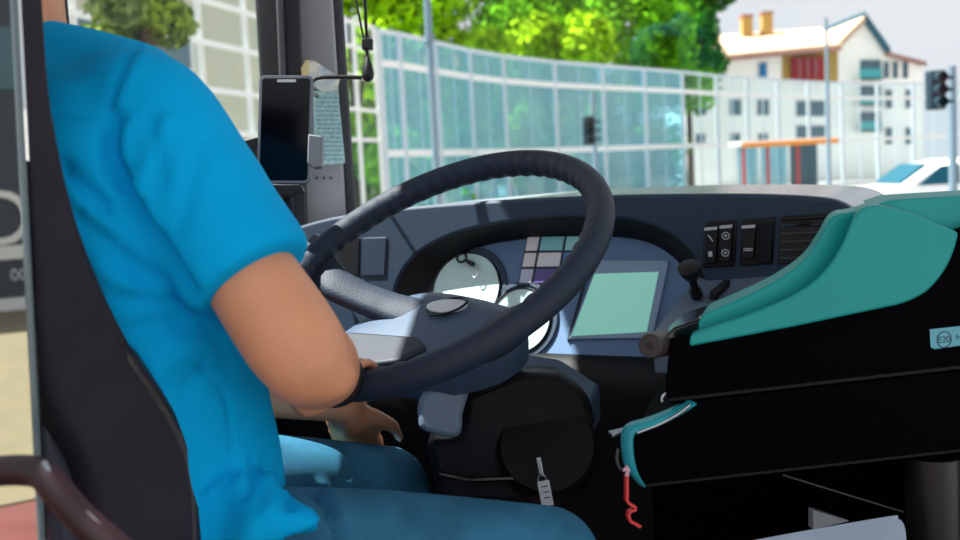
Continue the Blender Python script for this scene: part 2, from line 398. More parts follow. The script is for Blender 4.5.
# switch blocks, vent, blank covers on the upright face
def facequad(pts, th, name, m, parent, off=0, bev=.002):
    return MB().prism([onface(*p)-BF*off for p in pts], -BF*th).build(name, m, parent, bevel=bev)
def rocker(q, parent, lab, icons):
    o = facequad(q, .008, 'rocker_switch', 'black', parent, .004, .002); o['label'] = lab
    hi = [q[0], q[1], (q[1][0]-.3, q[1][1]+3), (q[0][0]-.3, q[0][1]+3)]
    facequad(hi, .001, 'switch_tab', 'icon', o, .0122, 0)
    cx = (q[0][0]+q[1][0])/2; 
    for t, ic in icons:
        c = onface(cx-t*1.0, q[0][1]+(q[2][1]-q[0][1])*t)-BF*.0125
        if ic == 'ring': MB().ringflat(c, -BF, .0045, .0058, .0005, 20).build('switch_icon', 'icon', o)
        elif ic == 'dot': MB().disc(c, -BF, .002, .0005, 12).build('switch_icon', 'icon', o)
        elif ic == 'bar': MB().box(c, (.006, .0005, .008), (BR, BF, UP)).build('switch_icon', 'icon', o)
        elif ic == 'slash': MB().tube([c-BR*.004+UP*.005, c, c+BR*.003-UP*.005], .0009, 6).build('switch_icon', 'icon', o)
        elif ic == 'wave':
            m_ = MB()
            for k in (-1, 0, 1): m_.ringflat(c+BR*(.0045*k), -BF, .0014, .0024, .0005, 12)
            m_.build('switch_icon', 'icon', o)
s1 = facequad([(705, 222), (738, 220), (735, 266), (702, 268)], .004, 'switch_block', 'black', body)
rocker([(707, 227), (719.5, 226), (718, 262), (705.5, 263)], s1, 'black rocker switch with slash and bar marks', [(.3, 'slash'), (.75, 'bar')])
rocker([(722, 225), (734.5, 224), (733, 261), (720.5, 262)], s1, 'black rocker switch with two ring marks', [(.28, 'ring'), (.28, 'dot'), (.75, 'ring'), (.75, 'dot')])
s2 = facequad([(743, 219), (776, 217), (773, 264), (740, 266)], .004, 'switch_block', 'black', body)
rocker([(744, 225), (757.5, 224), (756, 258), (742.5, 259)], s2, 'black rocker switch with a wavy mark', [(.72, 'wave')])
facequad([(760, 223), (774, 222), (772, 262), (758, 263)], .003, 'blank_cover', 'dashlow', s2, .004)
vt = facequad([(781, 216), (836, 213), (833, 264), (778, 264)], .003, 'air_vent', 'grille', body)
facequad([(782, 217), (835, 214), (834.6, 218), (781.8, 221)], .008, 'vent_frame', 'black', vt, .003)
for k in range(5):
    y = 224+k*8.2; o = facequad([(783-k*.5, y), (827-k*.6, y-1.6), (827-k*.6, y+.8), (783-k*.5, y+2.4)], .009, 'vent_slat', 'dash' if k == 0 else 'dkgrey', vt, .003, .0012)
facequad([(798, 222), (812, 221.4), (811.8, 224.5), (797.8, 225)], .012, 'vent_tab', 'black', vt, .003)
for q in ([(338, 239), (360, 238), (359, 275), (336, 276)], [(363, 238), (387, 237), (385, 275), (361.5, 275.5)]):
    facequad(q, .0025, 'blank_cover', 'dashlow' if q[0][0] < 350 else 'shadenavy', body, 0, .001)  # both covers coloured dark for the shadow they lie in
# side console with the brake lever
cn = [P(652, 332, 1.46), P(698, 276, 1.62), P(805, 262, 1.56), P(790, 335, 1.38)]
cons = MB().prism(cn, (0, 0, -.06)).build('side_console', 'console', dash, bevel=.004)
a, b = P(697, 296, 1.535), P(689, 268, 1.50)
lv = MB().tube([a, a*.8+b*.2], .009, 16).build('lever_gaiter', 'black', cons)
ax = (b-a).normalized()
MB().tube([a+ax*.004, b-ax*.012], .006, 12).build('lever_stem', 'black', cons)
MB().tube([b-ax*.022, b-ax*.014, b-ax*.004, b+ax*.002, b+ax*.003], [.008, .012, .0165, .0165, .013], 24).build('lever_knob', 'black', cons)
q = [P(709, 300, 1.515), P(724, 287, 1.54), P(731, 287, 1.535), P(716, 301, 1.51)]
MB().prism(q, (0, 0, .012)).build('console_switch', 'black', cons, bevel=.002)

# binder clip with a wire loop on the left gauge
c0 = onpan(470, 262, .012)
bc = thing('binder_clip', 'small black binder clip with wire loops on the rim of the left gauge', 'clip', c0)
MB().prism([c0-BR*.008+PUPV*.006, c0+BR*.012-PUPV*.002, c0+BR*.012-PUPV*.012, c0-BR*.006-PUPV*.002], PN*.008).build('clip_body', 'black', bc, bevel=.002)
def loop(c, r1, r2, u, v, rad, n=20): return MB().tube([c+u*(r1*math.cos(2*math.pi*k/n))+v*(r2*math.sin(2*math.pi*k/n)) for k in range(n)], rad, 6, closed=True)
loop(c0-BR*.014+PUPV*.006+PN*.006, .009, .008, BR, PUPV, .0022).build('clip_loop', 'black', bc)
loop(c0+BR*.016-PUPV*.018+PN*.006, .006, .011, BR, PUPV, .0012).build('clip_loop', 'steel', bc)

# ================================================================== steering wheel (fitted circle)
def cam2w(x, y, z): return EYE + CR*x + CU*y - FWD*z
WC = cam2w(-.0617, .0087, -1.32); WNv = cam2w(-.383, .785, .486)-EYE; WNv.normalize()
RW = .225
_n = V((-.38312195, .78530462, .48632729)); _u = _n.cross(V((1, 0, 0))).normalized(); _v = _n.cross(_u)
WU = CR*_u.x+CU*_u.y-FWD*_u.z; WV = CR*_v.x+CU*_v.y-FWD*_v.z
def rim(t, r=RW): return WC + (WU*math.cos(t)+WV*math.sin(t))*r
wheel = thing('steering_wheel', 'large black two-spoke bus steering wheel with oval badge in front of the driver', 'steering wheel', WC-WNv*.1)
n = 220; mb = MB(); seg = 20; rings = []
for i in range(n):
    t = 2*math.pi*i/n; e = (WU*math.cos(t)+WV*math.sin(t)); c = WC+e*RW; ring = []
    for k in range(seg):
        a = 2*math.pi*k/seg; ca, sa = math.cos(a), math.sin(a)
        rr = .0165
        inner = max(0, -ca-.2)                        # finger bumps on the inner underside
        rr += .0028*inner*math.cos(t*58)
        groove = math.exp(-((a-2.0)/.16)**2)*.0012
        ring.append(c + e*((rr-groove)*ca) + WNv*((rr*1.12-groove)*sa))
    rings.append(ring)
vs = [p for r_ in rings for p in r_]; fs = []
for i in range(n):
    j = (i+1) % n
    for k in range(seg): l = (k+1) % seg; fs.append((i*seg+k, i*seg+l, j*seg+l, j*seg+k))
mb.add(vs, fs); mb.build('rim', 'leather', wheel, sharp=180)
HC = WC-WNv*.075
def onhub(px, py, off=0): return RP(px, py, HC+WNv*off, WNv)
pad = smooth2([(340, 333), (362, 318), (388, 302), (425, 291), (470, 295), (517, 309), (520, 330), (490, 352), (440, 366), (385, 370), (350, 362), (338, 345)], 3)
pp = [onhub(*p) for p in pad[:-1]]; cen = sum(pp, V((0, 0, 0)))/len(pp)
rg = []
for s_, h in [(.90, -.055), (.97, -.03), (1.0, -.012), (.985, -.003), (.95, 0), (.75, .004), (.4, .006), (.05, .0065)]:
    rg.append([cen+(p-cen)*s_+WNv*h for p in pp])
hubo = MB().rings(rg).build('hub_pad', 'hub', wheel, sharp=60)
q = [onhub(*p, .002) for p in [(330, 343), (352, 336), (420, 341), (428, 352), (400, 366), (352, 372), (332, 360)]]
MB().prism(q, WNv*.009).build('pad_front_facet', 'padshade', wheel, bevel=.005, seg=3)  # front facet of the pad, shade painted in by the darker material
eb = onhub(447, 306, .0115)
MB().disc(eb-WNv*.002, WNv, .027, .0035, 40, .014, BR+BF*.3).build('oval_badge', 'badge', hubo, bevel=.001)
mo = MB(); u_ = (BR+BF*.3); u_ = (u_-WNv*u_.dot(WNv)).normalized(); v_ = WNv.cross(u_)
mo.tube([eb-WNv*.0005+u_*(.0285*math.cos(2*math.pi*k/40))+v_*(.0153*math.sin(2*math.pi*k/40)) for k in range(40)], .0016, 8, closed=True)
mo.build('badge_ring', 'gloss', hubo)
def spoke(t, tgt, w0, w1, h=.016):
    a = rim(t, RW-.004)-WNv*.004; b = tgt; e = (b-a); tang = (WV*math.cos(t)-WU*math.sin(t))
    path = [a, a+e*.15-WNv*.010, a+e*.4-WNv*.014, a+e*.7-WNv*.006, b]
    ws = [w0*1.25, w0, (w0+w1)/2, w1, w1*1.1]
    rg = []
    sp = smooth_path(path, 5); wsm = [V((x, 0, 0)) for x in ws]; wsm = [p.x for p in smooth_path(wsm, 5)]
    for p, wd in zip(sp, wsm):
        ring = []
        for k in range(20):
            a_ = 2*math.pi*k/20; ca, sa = math.cos(a_), math.sin(a_)
            ring.append(p+tang*(wd*math.copysign(abs(ca)**.7, ca))+WNv*(h*math.copysign(abs(sa)**.8, sa)))
        rg.append(ring)
    MB().rings(rg).build('spoke', 'leather', wheel, sharp=180)
st_ = [((318, 230), (293, 258), .072), ((337, 257), (300, 275), .066), ((346, 268), (322, 290), .054), ((370, 281), (350, 302), .034), ((400, 291), (377, 313), .016), ((432, 298), (398, 322), .004)]
rg = []
for i in range(len(st_)*4-3):
    a_, b_ = min(i//4, len(st_)-2), 0; t_ = i/4-a_
    lu = [st_[a_][0][k]*(1-t_)+st_[a_+1][0][k]*t_ for k in (0, 1)]; ll = [st_[a_][1][k]*(1-t_)+st_[a_+1][1][k]*t_ for k in (0, 1)]; of = st_[a_][2]*(1-t_)+st_[a_+1][2]*t_
    A_, B2 = onhub(*lu, of), onhub(*ll, of); h_ = (B2-A_)
    rg.append([A_-WNv*.010, A_+h_*.06-WNv*.003, A_+h_*.18, A_+h_*.5+WNv*.002, A_+h_*.82, A_+h_*.94-WNv*.003, B2-WNv*.010, B2-h_*.05-WNv*.022, A_+h_*.5-WNv*.026, A_+h_*.05-WNv*.022])
MB().rings(rg).build('spoke', 'leather', wheel, sharp=60)
spoke(2*math.pi*405/720, onhub(500, 325, -.014), .030, .036)

# steering column
col = thing('steering_column', 'black steering column with round lock housing under the wheel', 'steering column', P(470, 480, 1.45))
cb = HC-WNv*.05
MB().tube([cb, cb-WNv*.05, cb-WNv*.06, cb-WNv*.30], [.055, .06, .045, .05], 28).build('column_tube', 'black', col, bevel=.002)
def pxprism(pts, d, vec, name, m, parent, bev=.004, seg=3):
    return MB().prism([P(x, y, d) for x, y in pts], vec).build(name, m, parent, bevel=bev, seg=seg)
pxprism(smooth2([(417, 410), (422, 394), (440, 388), (468, 386), (462, 416), (458, 438), (425, 432), (417, 422)], 3)[:-1], 1.30, FWD*.10, 'switch_cowl', 'console', col, .010)
pxprism([(458, 440), (466, 392), (520, 372), (560, 374), (588, 392), (596, 420), (580, 480), (540, 505), (440, 505), (425, 440)], 1.37, FWD*.14, 'column_shroud', 'dashlow', col, .012)
MB().prism([P(520, 352, 1.50), P(560, 358, 1.50), P(600, 384, 1.46), P(592, 400, 1.40), P(560, 402, 1.38), P(536, 378, 1.42)], UP*-.05).build('shroud_top', 'hub', col, bevel=.006)
lc = P(547, 446, 1.36); ln_ = (EYE-lc).normalized()*.8 + UP*.25; ln_.normalize()
MB().tube([lc-ln_*.05, lc-ln_*.004, lc+ln_*.004, lc+ln_*.004], [.066, .066, .060, .02], 40).build('lock_housing', 'lockbl', col)
MB().tube([P(440, 474, 1.36), P(470, 480, 1.35), P(525, 478, 1.345)], .004, 8).build('adjust_lever', 'gloss', col)
kt = thing('key_tag', 'white key tag hanging from the ignition lock under the wheel', 'key tag', P(545, 482, 1.30))
pxprism([(537, 482), (549, 480), (554, 505), (542, 507)], 1.30, FWD*.002, 'tag_card', 'icon', kt, .0005)
mb = MB()
for k in range(3): mb.tube([P(541.5+k*1.5, 487+k*5.5, 1.2988), P(547.5+k*1.5, 486+k*5.5, 1.2988)], .0006, 6)
mb.build('tag_print', 'ink', kt)
pxprism([(536, 458), (541, 457), (544, 476), (539, 477)], 1.31, FWD*.003, 'key', 'steel', kt, .001)
loop(P(542, 479, 1.303), .005, .005, CR, CU, .0009).build('key_ring', 'steel', kt)

# ================================================================== seat
TC = V((-.42, 1.09, 0)); SL = TC.dot(SX); SFW = TC.dot(SF)
SR = -.80; HWs = .235; SC = SR-HWs
def onside(px, py): p = RP(px, py, SX*SR, SX); return p.dot(SF), p.z
fro = [onside(*p) for p in smooth2([(45, -120), (46, -40), (49, 30), (56, 110), (80, 215), (108, 290), (134, 343), (169, 396), (191, 434), (203, 470), (207, 510), (208, 570)], 4)]
bak = [onside(*p) for p in smooth2([(-2, -120), (4, -40), (12, 30), (20, 110), (28, 215), (32, 290), (35, 343), (44, 398), (66, 434), (86, 470), (96, 510), (100, 570)], 4)]
seat = thing('driver_seat', 'high-backed black driver seat with padded side bolster behind the blue shirt', 'seat', S(SC, SFW+.05, CAB))
rg = []
for (f1, z1), (f0, z0) in zip(fro, bak):
    ring = []; th_ = max(f1-f0, .03)
    for k in range(64):
        a = 2*math.pi*(k+.5)/64; ca, sa = math.cos(a), math.sin(a)
        x = HWs*math.copysign(abs(ca)**.13, ca); y = math.copysign(abs(sa)**.22, sa)
        tt = (y+1)/2; f = f0+(f1-f0)*tt; z = z0+(z1-z0)*tt
        dish = (1-(abs(x)/HWs)**2.5)*min(.05, th_*.5)
        f -= dish*max(y, 0)
        ring.append(S(SC+x, f, z))
    rg.append(ring)
MB().rings(rg).build('backrest', 'seat', seat, sharp=180)
pth = [S(SR-.011, f-.011, z) for f, z in fro[22:]]; MB().tube(pth, [.002, .005, .008]+[.0115]*(len(pth)-4)+[.01], 12).build('bolster_roll', 'seatlea', seat)
pth = [S(SR-.006, f-.007, z) for f, z in fro[:25]]; MB().tube(pth, .0045, 8).build('edge_piping', 'seatlea', seat)
sh = [(36, 385), (62, 418), (86, 462), (97, 505), (101, 560), (58, 560), (45, 480)]
MB().prism([RP(*p, SX*(SR-.03), SX) for p in sh], -SX*.38).build('back_shell', 'seatpl', seat, bevel=.008)
fb = bak[-3][0]
MB().prism([S(SC-.24, fb+.06, 1.17), S(SC+.24, fb+.06, 1.17), S(SC+.22, fb+.50, 1.19), S(SC-.22, fb+.50, 1.19)], UP*.075).build('seat_cushion', 'seat', seat, bevel=.03, seg=4)
MB().prism([S(SC-.2, fb+.08, 1.06), S(SC+.2, fb+.08, 1.06), S(SC+.2, fb+.44, 1.06), S(SC-.2, fb+.44, 1.06)], UP*.115).build('seat_frame', 'black', seat, bevel=.01)
bl_ = []
for k in range(9): bl_.append([S(SC+sx*(.17 if k % 2 else .145), fb+.26+sy*(.15 if k % 2 else .125), CAB+.03+k*.0285) for sx, sy in ((-1, -1), (1, -1), (1, 1), (-1, 1))])
MB().rings(bl_).build('suspension_bellows', 'rubber', seat, sharp=20)
MB().box(S(SC, fb+.26, CAB+.016), (.40, .36, .032), (SX, SF, UP)).build('seat_base', 'black', seat, bevel=.004)

# ================================================================== driver
drv = thing('person', 'driver in a bright blue short-sleeved shirt and jeans seated at the wheel', 'person', S(SL, SFW+.1, 1.26))
def ringe(c, a, b, u=SX, v=SF, n=32, p=1.0): return [V(c)+u*(a*math.copysign(abs(math.cos(2*math.pi*k/n))**p, math.cos(2*math.pi*k/n)))+v*(b*math.copysign(abs(math.sin(2*math.pi*k/n))**p, math.sin(2*math.pi*k/n))) for k in range(n)]
TOR = [(-.382, 1.10, 1.335, .182, .125), (-.384, 1.10, 1.40, .185, .128), (-.388, 1.095, 1.47, .186, .13), (-.398, 1.085, 1.56, .186, .13), (-.416, 1.075, 1.66, .190, .13), (-.434, 1.065, 1.74, .194, .126), (-.446, 1.065, 1.80, .192, .108), (-.453, 1.075, 1.845, .172, .088), (-.478, 1.085, 1.872, .120, .076), (-.480, 1.09, 1.898, .074, .064), (-.476, 1.095, 1.914, .058, .058)]
SHR = P(146, 122, .985); ELR = P(306, 360, .925); SHL = SHR-SX*.36
HIPR, KNR = P(222, 572, 1.07), P(545, 563, 1.13); HIPL = HIPR-SX*.20+UP*.04; KNL = P(386, 490, 1.47)
HANDL = P(354, 430, 1.475); WRL = P(344, 402, 1.41); ELL = SHL+V((.09, .09, -.28))
tr = R(155)
rc, rt_, re = rim(tr), -(WV*math.cos(tr)-WU*math.sin(tr)).normalized(), (WU*math.cos(tr)+WV*math.sin(tr)).normalized()
WRR = P(333, 377, 1.06)
re = (WRR-rc).normalized(); re = (re-rt_*re.dot(rt_)).normalized(); gn = rt_.cross(re); gn = gn if gn.dot(WNv) > 0 else -gn
def fingers(mb, base, tang, out, nrm, tube_r, sgn=1):
    for i, (off, ln, fr_) in enumerate([(.030, .95, .0082), (.010, 1.05, .0086), (-.011, 1.0, .0084), (-.031, .82, .0072)]):
        c = base+tang*(off*sgn); rr = tube_r+fr_
        ch = [c+out*(.040)+nrm*(.012)]
        for a in (40, 75, 110, 145, 180, 180+45*ln): ch.append(c+out*(rr*math.cos(R(a)))+nrm*(rr*1.05*math.sin(R(a))))
        mb.tube(smooth_path(ch, 3), [fr_*1.12]*4+[fr_]*(len(ch)*3-3-5)+[fr_*.85, fr_*.6, fr_*.3], 10)
def limb(mb, pts, rads, seg=20, n=6):
    sp = smooth_path(pts, n); rr = [p.x for p in smooth_path([V((r_, 0, 0)) for r_ in rads], n)]
    mb.tube(sp, rr, seg); mb.ell(sp[0], rr[0]); mb.ell(sp[-1], rr[-1])
bm_ = MB()
# torso and pelvis under the clothes, neck, head
bm_.rings([ringe((x, y, z), a*.88, b*.86) for x, y, z, a, b in TOR])
NK = V((-.474, 1.095, 1.915)); HD = NK+SF*.035+UP*.20
limb(bm_, [NK-UP*.03, NK+UP*.05+SF*.005, NK+UP*.11+SF*.02], [.064, .058, .06])
bm_.ell(HD, (.074, .095, .115), (SX, SF, UP)); bm_.ell(HD+SF*.03-UP*.055, (.058, .062, .06), (SX, SF, UP))
bm_.ell(HD+SF*.098-UP*.02, (.014, .018, .022), (SX, SF, UP)); bm_.ell(HD+SF*.085-UP*.065, (.024, .012, .01), (SX, SF, UP))
for s_ in (-1, 1):
    bm_.ell(HD+SX*(.076*s_)-UP*.015-SF*.005, (.008, .02, .032), (SX, SF, UP)); bm_.ell(HD+SX*(.03*s_)+SF*.083+UP*.008, (.013, .01, .008), (SX, SF, UP))
# right arm: upper arm, bent elbow, forearm going forward to the rim
limb(bm_, [SHR, SHR*.5+ELR*.5, ELR*.9+SHR*.1, ELR], [.040, .042, .045, .041])
limb(bm_, [ELR, ELR*.72+WRR*.28, ELR*.35+WRR*.65, WRR], [.041, .042, .035, .026])
bm_.ell(P(333, 377, .925), .022)
limb(bm_, [WRR, rc+re*.060+gn*.008, rc+re*.042+gn*.010], [.027, .030, .025])
bm_.ell(rc+re*.048+gn*.010, (.042, .030, .017), (rt_, re, gn))
fingers(bm_, rc, rt_, re, gn, .018)
limb(bm_, [rc+re*.06+rt_*.03, rc+re*.036+rt_*.046-gn*.012, rc+re*.006+rt_*.052-gn*.027, rc-re*.014+rt_*.046-gn*.024], [.014, .011, .010, .008], 10, 4)
# left arm and hand on the thigh
limb(bm_, [SHL, SHL*.5+ELL*.5, ELL], [.052, .047, .04]); limb(bm_, [ELL, ELL*.6+WRL*.4, WRL], [.04, .042, .028])
fd_ = (HANDL-WRL).normalized(); fs_ = fd_.cross(UP).normalized()
limb(bm_, [WRL, WRL*.4+HANDL*.6], [.028, .026]); bm_.ell(WRL*.35+HANDL*.65, (.045, .038, .016), (fd_, fs_, fs_.cross(fd_)))
for off, ln in ((-.03, .060), (-.010, .072), (.010, .068), (.030, .052)):
    a0 = HANDL-fd_*.005+fs_*off
    limb(bm_, [a0, a0+fd_*(ln*.5)-UP*.002, a0+fd_*ln-UP*.02+SF*.01], [.0095, .0085, .007], 10, 4)
limb(bm_, [WRL*.5+HANDL*.5+fs_*.03, HANDL+fs_*.055-fd_*.01, HANDL+fs_*.06+fd_*.03], [.013, .011, .008], 10, 4)
# legs
def leg(mb, hip, kn, ank, k=1.0, toe=True):
    limb(mb, [hip, hip*.5+kn*.5, kn], [.088*k, .080*k, .062*k]); limb(mb, [kn, kn*.6+ank*.4, ank], [.060*k, .058*k, .042*k])
ANR = V((KNR.x+.10, KNR.y+.10, CAB+.10)); ANL = V((KNL.x+.08, KNL.y-.02, CAB+.10))
leg(bm_, HIPR, KNR, ANR, .78); leg(bm_, HIPL, KNL, ANL, .78)
for an in (ANR, ANL): limb(bm_, [an-UP*.03, an-UP*.055+SF*.10], [.036, .028], 12)
me = remesh(bm_, .006, 5); link('body', me, 'skin', drv, sharp=180)
# hair cap
hb = MB(); hb.ell(HD-SF*.012+UP*.022, (.080, .092, .106), (SX, SF, UP)); hb.ell(HD-SF*.055-UP*.045, (.06, .045, .07), (SX, SF, UP)); me = remesh(hb, .006, 3)
link('hair', me, 'hair', drv, sharp=180)
bd = MB(); bd.ell(HD+SF*.034-UP*.082, (.056, .060, .042), (SX, SF, UP)); me = remesh(bd, .006, 3); link('beard', me, 'hair', drv, sharp=180)
for s_ in (-1, 1): MB().ell(HD+SX*(.03*s_)+SF*.089+UP*.008, (.010, .006, .006), (SX, SF, UP)).build('eye', 'white', drv)

# ---- shirt
sb = MB(); sb.rings([ringe((x, y, z), a+.004, b+.004, p=.92) for x, y, z, a, b in TOR])
HEM = SHR*.33+ELR*.67
axs = (HEM-SHR).normalized()
def sleeve(mb, sh, el, rr, k=.62):
    hem = sh+(el-sh)*k
    limb(mb, [sh+UP*.006-SX*.03, sh, sh*.6+hem*.4, hem-(el-sh)*.06], rr)
    mb.tube([sh*.5+hem*.5, hem], [rr[2], rr[3]*1.02], 24)
limb(sb, [SHR-SX*.05+UP*.012, SHR+UP*.0, SHR*.6+HEM*.4], [.060, .066, .066])
sb.tube(smooth_path([SHR*.7+HEM*.3, SHR*.35+HEM*.65, HEM+axs*.004], 4), [.066]*4+[.064]*4+[.061], 24)
sb.ell(P(165, 190, .99), (.07, .06, .075)); limb(sb, [P(36, 72, 1.08), P(85, 83, 1.05), P(132, 98, 1.02)], [.056, .055, .056])
HEML = SHL*.42+ELL*.58
limb(sb, [SHL+SX*.05+UP*.012, SHL, SHL*.6+HEML*.4], [.062, .068, .066]); sb.tube([SHL*.6+HEML*.4, HEML], [.066, .06], 24)
# the loose tail of the shirt over the hip
fl = MB()
tail = [[(200, 420, 1.06), (236, 425, 1.02), (250, 428, 1.04)], [(198, 470, 1.04), (240, 470, .985), (266, 468, 1.01)], [(198, 500, 1.03), (246, 497, .967), (294, 490, .99)], [(198, 530, 1.02), (252, 513, .952), (312, 506, .968)], [(198, 570, 1.015), (250, 524, .945), (325, 521, .955)], [(198, 640, 1.0), (228, 600, .96), (238, 560, .955)]]
for i in range(len(tail)-1):
    for j in range(2):
        q = [P(*tail[i][j]), P(*tail[i][j+1]), P(*tail[i+1][j+1]), P(*tail[i+1][j])]
        nn = (q[1]-q[0]).cross(q[3]-q[0]).normalized()
        if nn.dot(FWD) < 0: nn = -nn
        sb.add(q+[p+nn*.03 for p in q], [(0, 1, 2, 3), (7, 6, 5, 4), (0, 4, 5, 1), (1, 5, 6, 2), (2, 6, 7, 3), (3, 7, 4, 0)])
me = remesh(sb, .006, 7)
# folds and seams pressed into the cloth
N = len(me.vertices); co = np.empty(N*3); me.vertices.foreach_get('co', co); co = co.reshape(-1, 3)
no = np.empty(N*3); me.vertices.foreach_get('normal', no); no = no.reshape(-1, 3)
q = co-np.array(EYE); dd = q@np.array(FWD); px = 480+FPX*(q@np.array(CR))/dd; py = 270-FPX*(q@np.array(CU))/dd
vis = np.clip(-(no*q).sum(1)/np.linalg.norm(q, axis=1)*3, 0, 1)
disp = np.zeros(N)
def fold(pts, amp, sig):
    global disp
    p = smooth2(pts, 8); dmin = np.full(N, 1e9); par = np.zeros(N); L = len(p)-1
    for i in range(L):
        a, b = np.array(p[i]), np.array(p[i+1]); e = b-a; t = np.clip(((px-a[0])*e[0]+(py-a[1])*e[1])/max(e@e, 1e-9), 0, 1)
        d = np.hypot(px-a[0]-t*e[0], py-a[1]-t*e[1]); m_ = d < dmin; dmin = np.where(m_, d, dmin); par = np.where(m_, (i+t)/L, par)
    fade = np.clip(np.minimum(par, 1-par)*6, 0, 1)**.5 if amp > 0 or sig > 4 else 1
    disp += amp*1.25*np.exp(-(dmin/sig)**2)*fade*vis
for pts, a, s_ in [
    ([(57, 160), (70, 176), (92, 194), (112, 214)], -.010, 7), ([(64, 178), (84, 205), (118, 235), (150, 262)], .004, 8),
    ([(118, 112), (112, 150), (128, 190), (150, 232), (172, 270), (195, 300)], -.012, 8), ([(128, 118), (124, 150), (140, 190), (160, 235)], .005, 7),
    ([(150, 110), (156, 150), (160, 190)], -.004, 8), ([(172, 110), (150, 160), (143, 200)], .004, 9), ([(205, 130), (190, 180), (176, 240)], -.003, 10),
    ([(70, 210), (110, 245), (160, 290), (190, 330)], -.005, 10), ([(90, 265), (130, 285), (170, 300), (210, 325)], .004, 9),
    ([(120, 335), (160, 325), (200, 330), (225, 345)], -.005, 9), ([(110, 300), (150, 300), (185, 312), (215, 328)], -.006, 7),
    ([(150, 380), (185, 350), (220, 345)], .004, 10), ([(180, 395), (205, 372), (238, 372)], -.004, 8),
    ([(205, 505), (225, 480), (244, 462)], -.006, 5), ([(240, 500), (250, 478), (258, 455)], -.007, 6), ([(268, 520), (272, 495), (266, 470)], .005, 7), ([(290, 512), (288, 490), (276, 472)], -.006, 6),
    ([(137, 44), (120, 75), (109, 108), (105, 140), (105, 178)], -.004, 3.2), ([(146, 48), (130, 78), (118, 110)], .003, 4),
    ([(52, 112), (80, 114), (108, 119)], -.003, 2.4), ([(200, 365), (224, 392), (231, 430), (231, 474), (205, 493)], -.0035, 2.4)]: fold(pts, a, s_)
co += no*disp[:, None]; me.vertices.foreach_set('co', co.ravel()); me.update()
shirt = link('shirt', me, 'shirt', drv, sharp=180)
# ---- jeans, belt
jb = MB(); leg(jb, HIPR, KNR, ANR, 1.0); leg(jb, HIPL, KNL, ANL, 1.0)
jb.rings([ringe((-.378, 1.10, 1.29), .165, .115), ringe((-.380, 1.10, 1.36), .172, .118), ringe((-.384, 1.10, 1.41), .165, .112)])
me = remesh(jb, .007, 5)
N = len(me.vertices); co = np.empty(N*3); me.vertices.foreach_get('co', co); co = co.reshape(-1, 3)
no = np.empty(N*3); me.vertices.foreach_get('normal', no); no = no.reshape(-1, 3)
q = co-np.array(EYE); dd = q@np.array(FWD); px = 480+FPX*(q@np.array(CR))/dd; py = 270-FPX*(q@np.array(CU))/dd
vis = np.clip(-(no*q).sum(1)/np.linalg.norm(q, axis=1)*3, 0, 1); disp = np.zeros(N)
for pts, a, s_ in [([(303, 484), (322, 500), (333, 525), (336, 545)], -.007, 5), ([(316, 482), (336, 498), (346, 525)], .004, 5), ([(420, 482), (405, 510), (398, 540)], -.002, 9), ([(500, 498), (512, 520), (510, 545)], -.002, 8), ([(545, 510), (535, 530), (535, 545)], -.002, 7), ([(340, 438), (350, 455), (350, 480)], -.004, 6)]: fold(pts, a, s_)
co += no*disp[:, None]; me.vertices.foreach_set('co', co.ravel()); me.update()
jeans = link('jeans', me, 'jeans', drv, sharp=180)
for an in (ANR, ANL):
    s_ = MB(); s_.ell(an-UP*.065+SF*.07, (.046, .135, .036), (SX, SF, UP)); s_.ell(an-UP*.03, (.045, .06, .05), (SX, SF, UP)); me = remesh(s_, .006, 3)
    link('shoe', me, 'shoe', drv, sharp=180)
wa = (WRR-ELR).normalized()
wc = WRR+wa*.006; mb = MB(); uu = wa.orthogonal().normalized(); vv = wa.cross(uu)
mb.tube([wc+uu*(.0285*math.cos(2*math.pi*k/32))+vv*(.0285*math.sin(2*math.pi*k/32)) for k in range(32)], [(.0025, .008)]*32, 10, closed=True, up=uu)
o = mb.build('wristband', 'black', drv); o['label'] = 'thin black wristband'

# ================================================================== glass partition behind the seat, with its handrail
pt = thing('partition_screen', 'clear glass screen with pale edge beside the driver seat', 'screen', P(20, 800, .8))
e0 = P(11, -60, .77); e1 = RP(36, 430, e0, BF)
dn = (e1-e0)
MB().tube([e0-dn*.3, e1+dn*.28], .003, 8).build('glass_edge', 'edge', pt)
lf = -BR*.30
GN = dn.cross(lf).normalized(); GN = GN if GN.y < 0 else -GN
def refl(px, py):
    v = ray(px, py); hit = EYE+v*((e0-EYE).dot(GN)/v.dot(GN)); return hit, v-GN*(2*v.dot(GN))
MB().prism([e0-dn*.3, e1+dn*.28, e1+dn*.28+lf, e0-dn*.3+lf], -GN*.006).build('glass_pane', 'mglass', pt)
MB().prism([e1+dn*.27, e1+dn*.27+BR*.02, e1+dn*.42+BR*.02, e1+dn*.42], BF*.02).build('screen_foot', 'black', pt)
hr = thing('handrail', 'dark maroon curved handrail in front of the glass screen', 'handrail', P(60, 560, .74))
MB().tube(smooth_path([P(-60, 468, .76), P(-10, 471, .75), P(20, 470, .745), P(42, 474, .74), P(58, 492, .735), P(85, 522, .735), P(120, 552, .735), P(170, 600, .74)], 8), .011, 14).build('rail_tube', 'maroon', hr)
MB().tube(smooth_path([P(44, 462, .735), P(56, 483, .73), P(86, 513, .73), P(122, 545, .73), P(160, 580, .73)], 6), .0022, 8).build('rail_edge', 'clampgrey', hr)

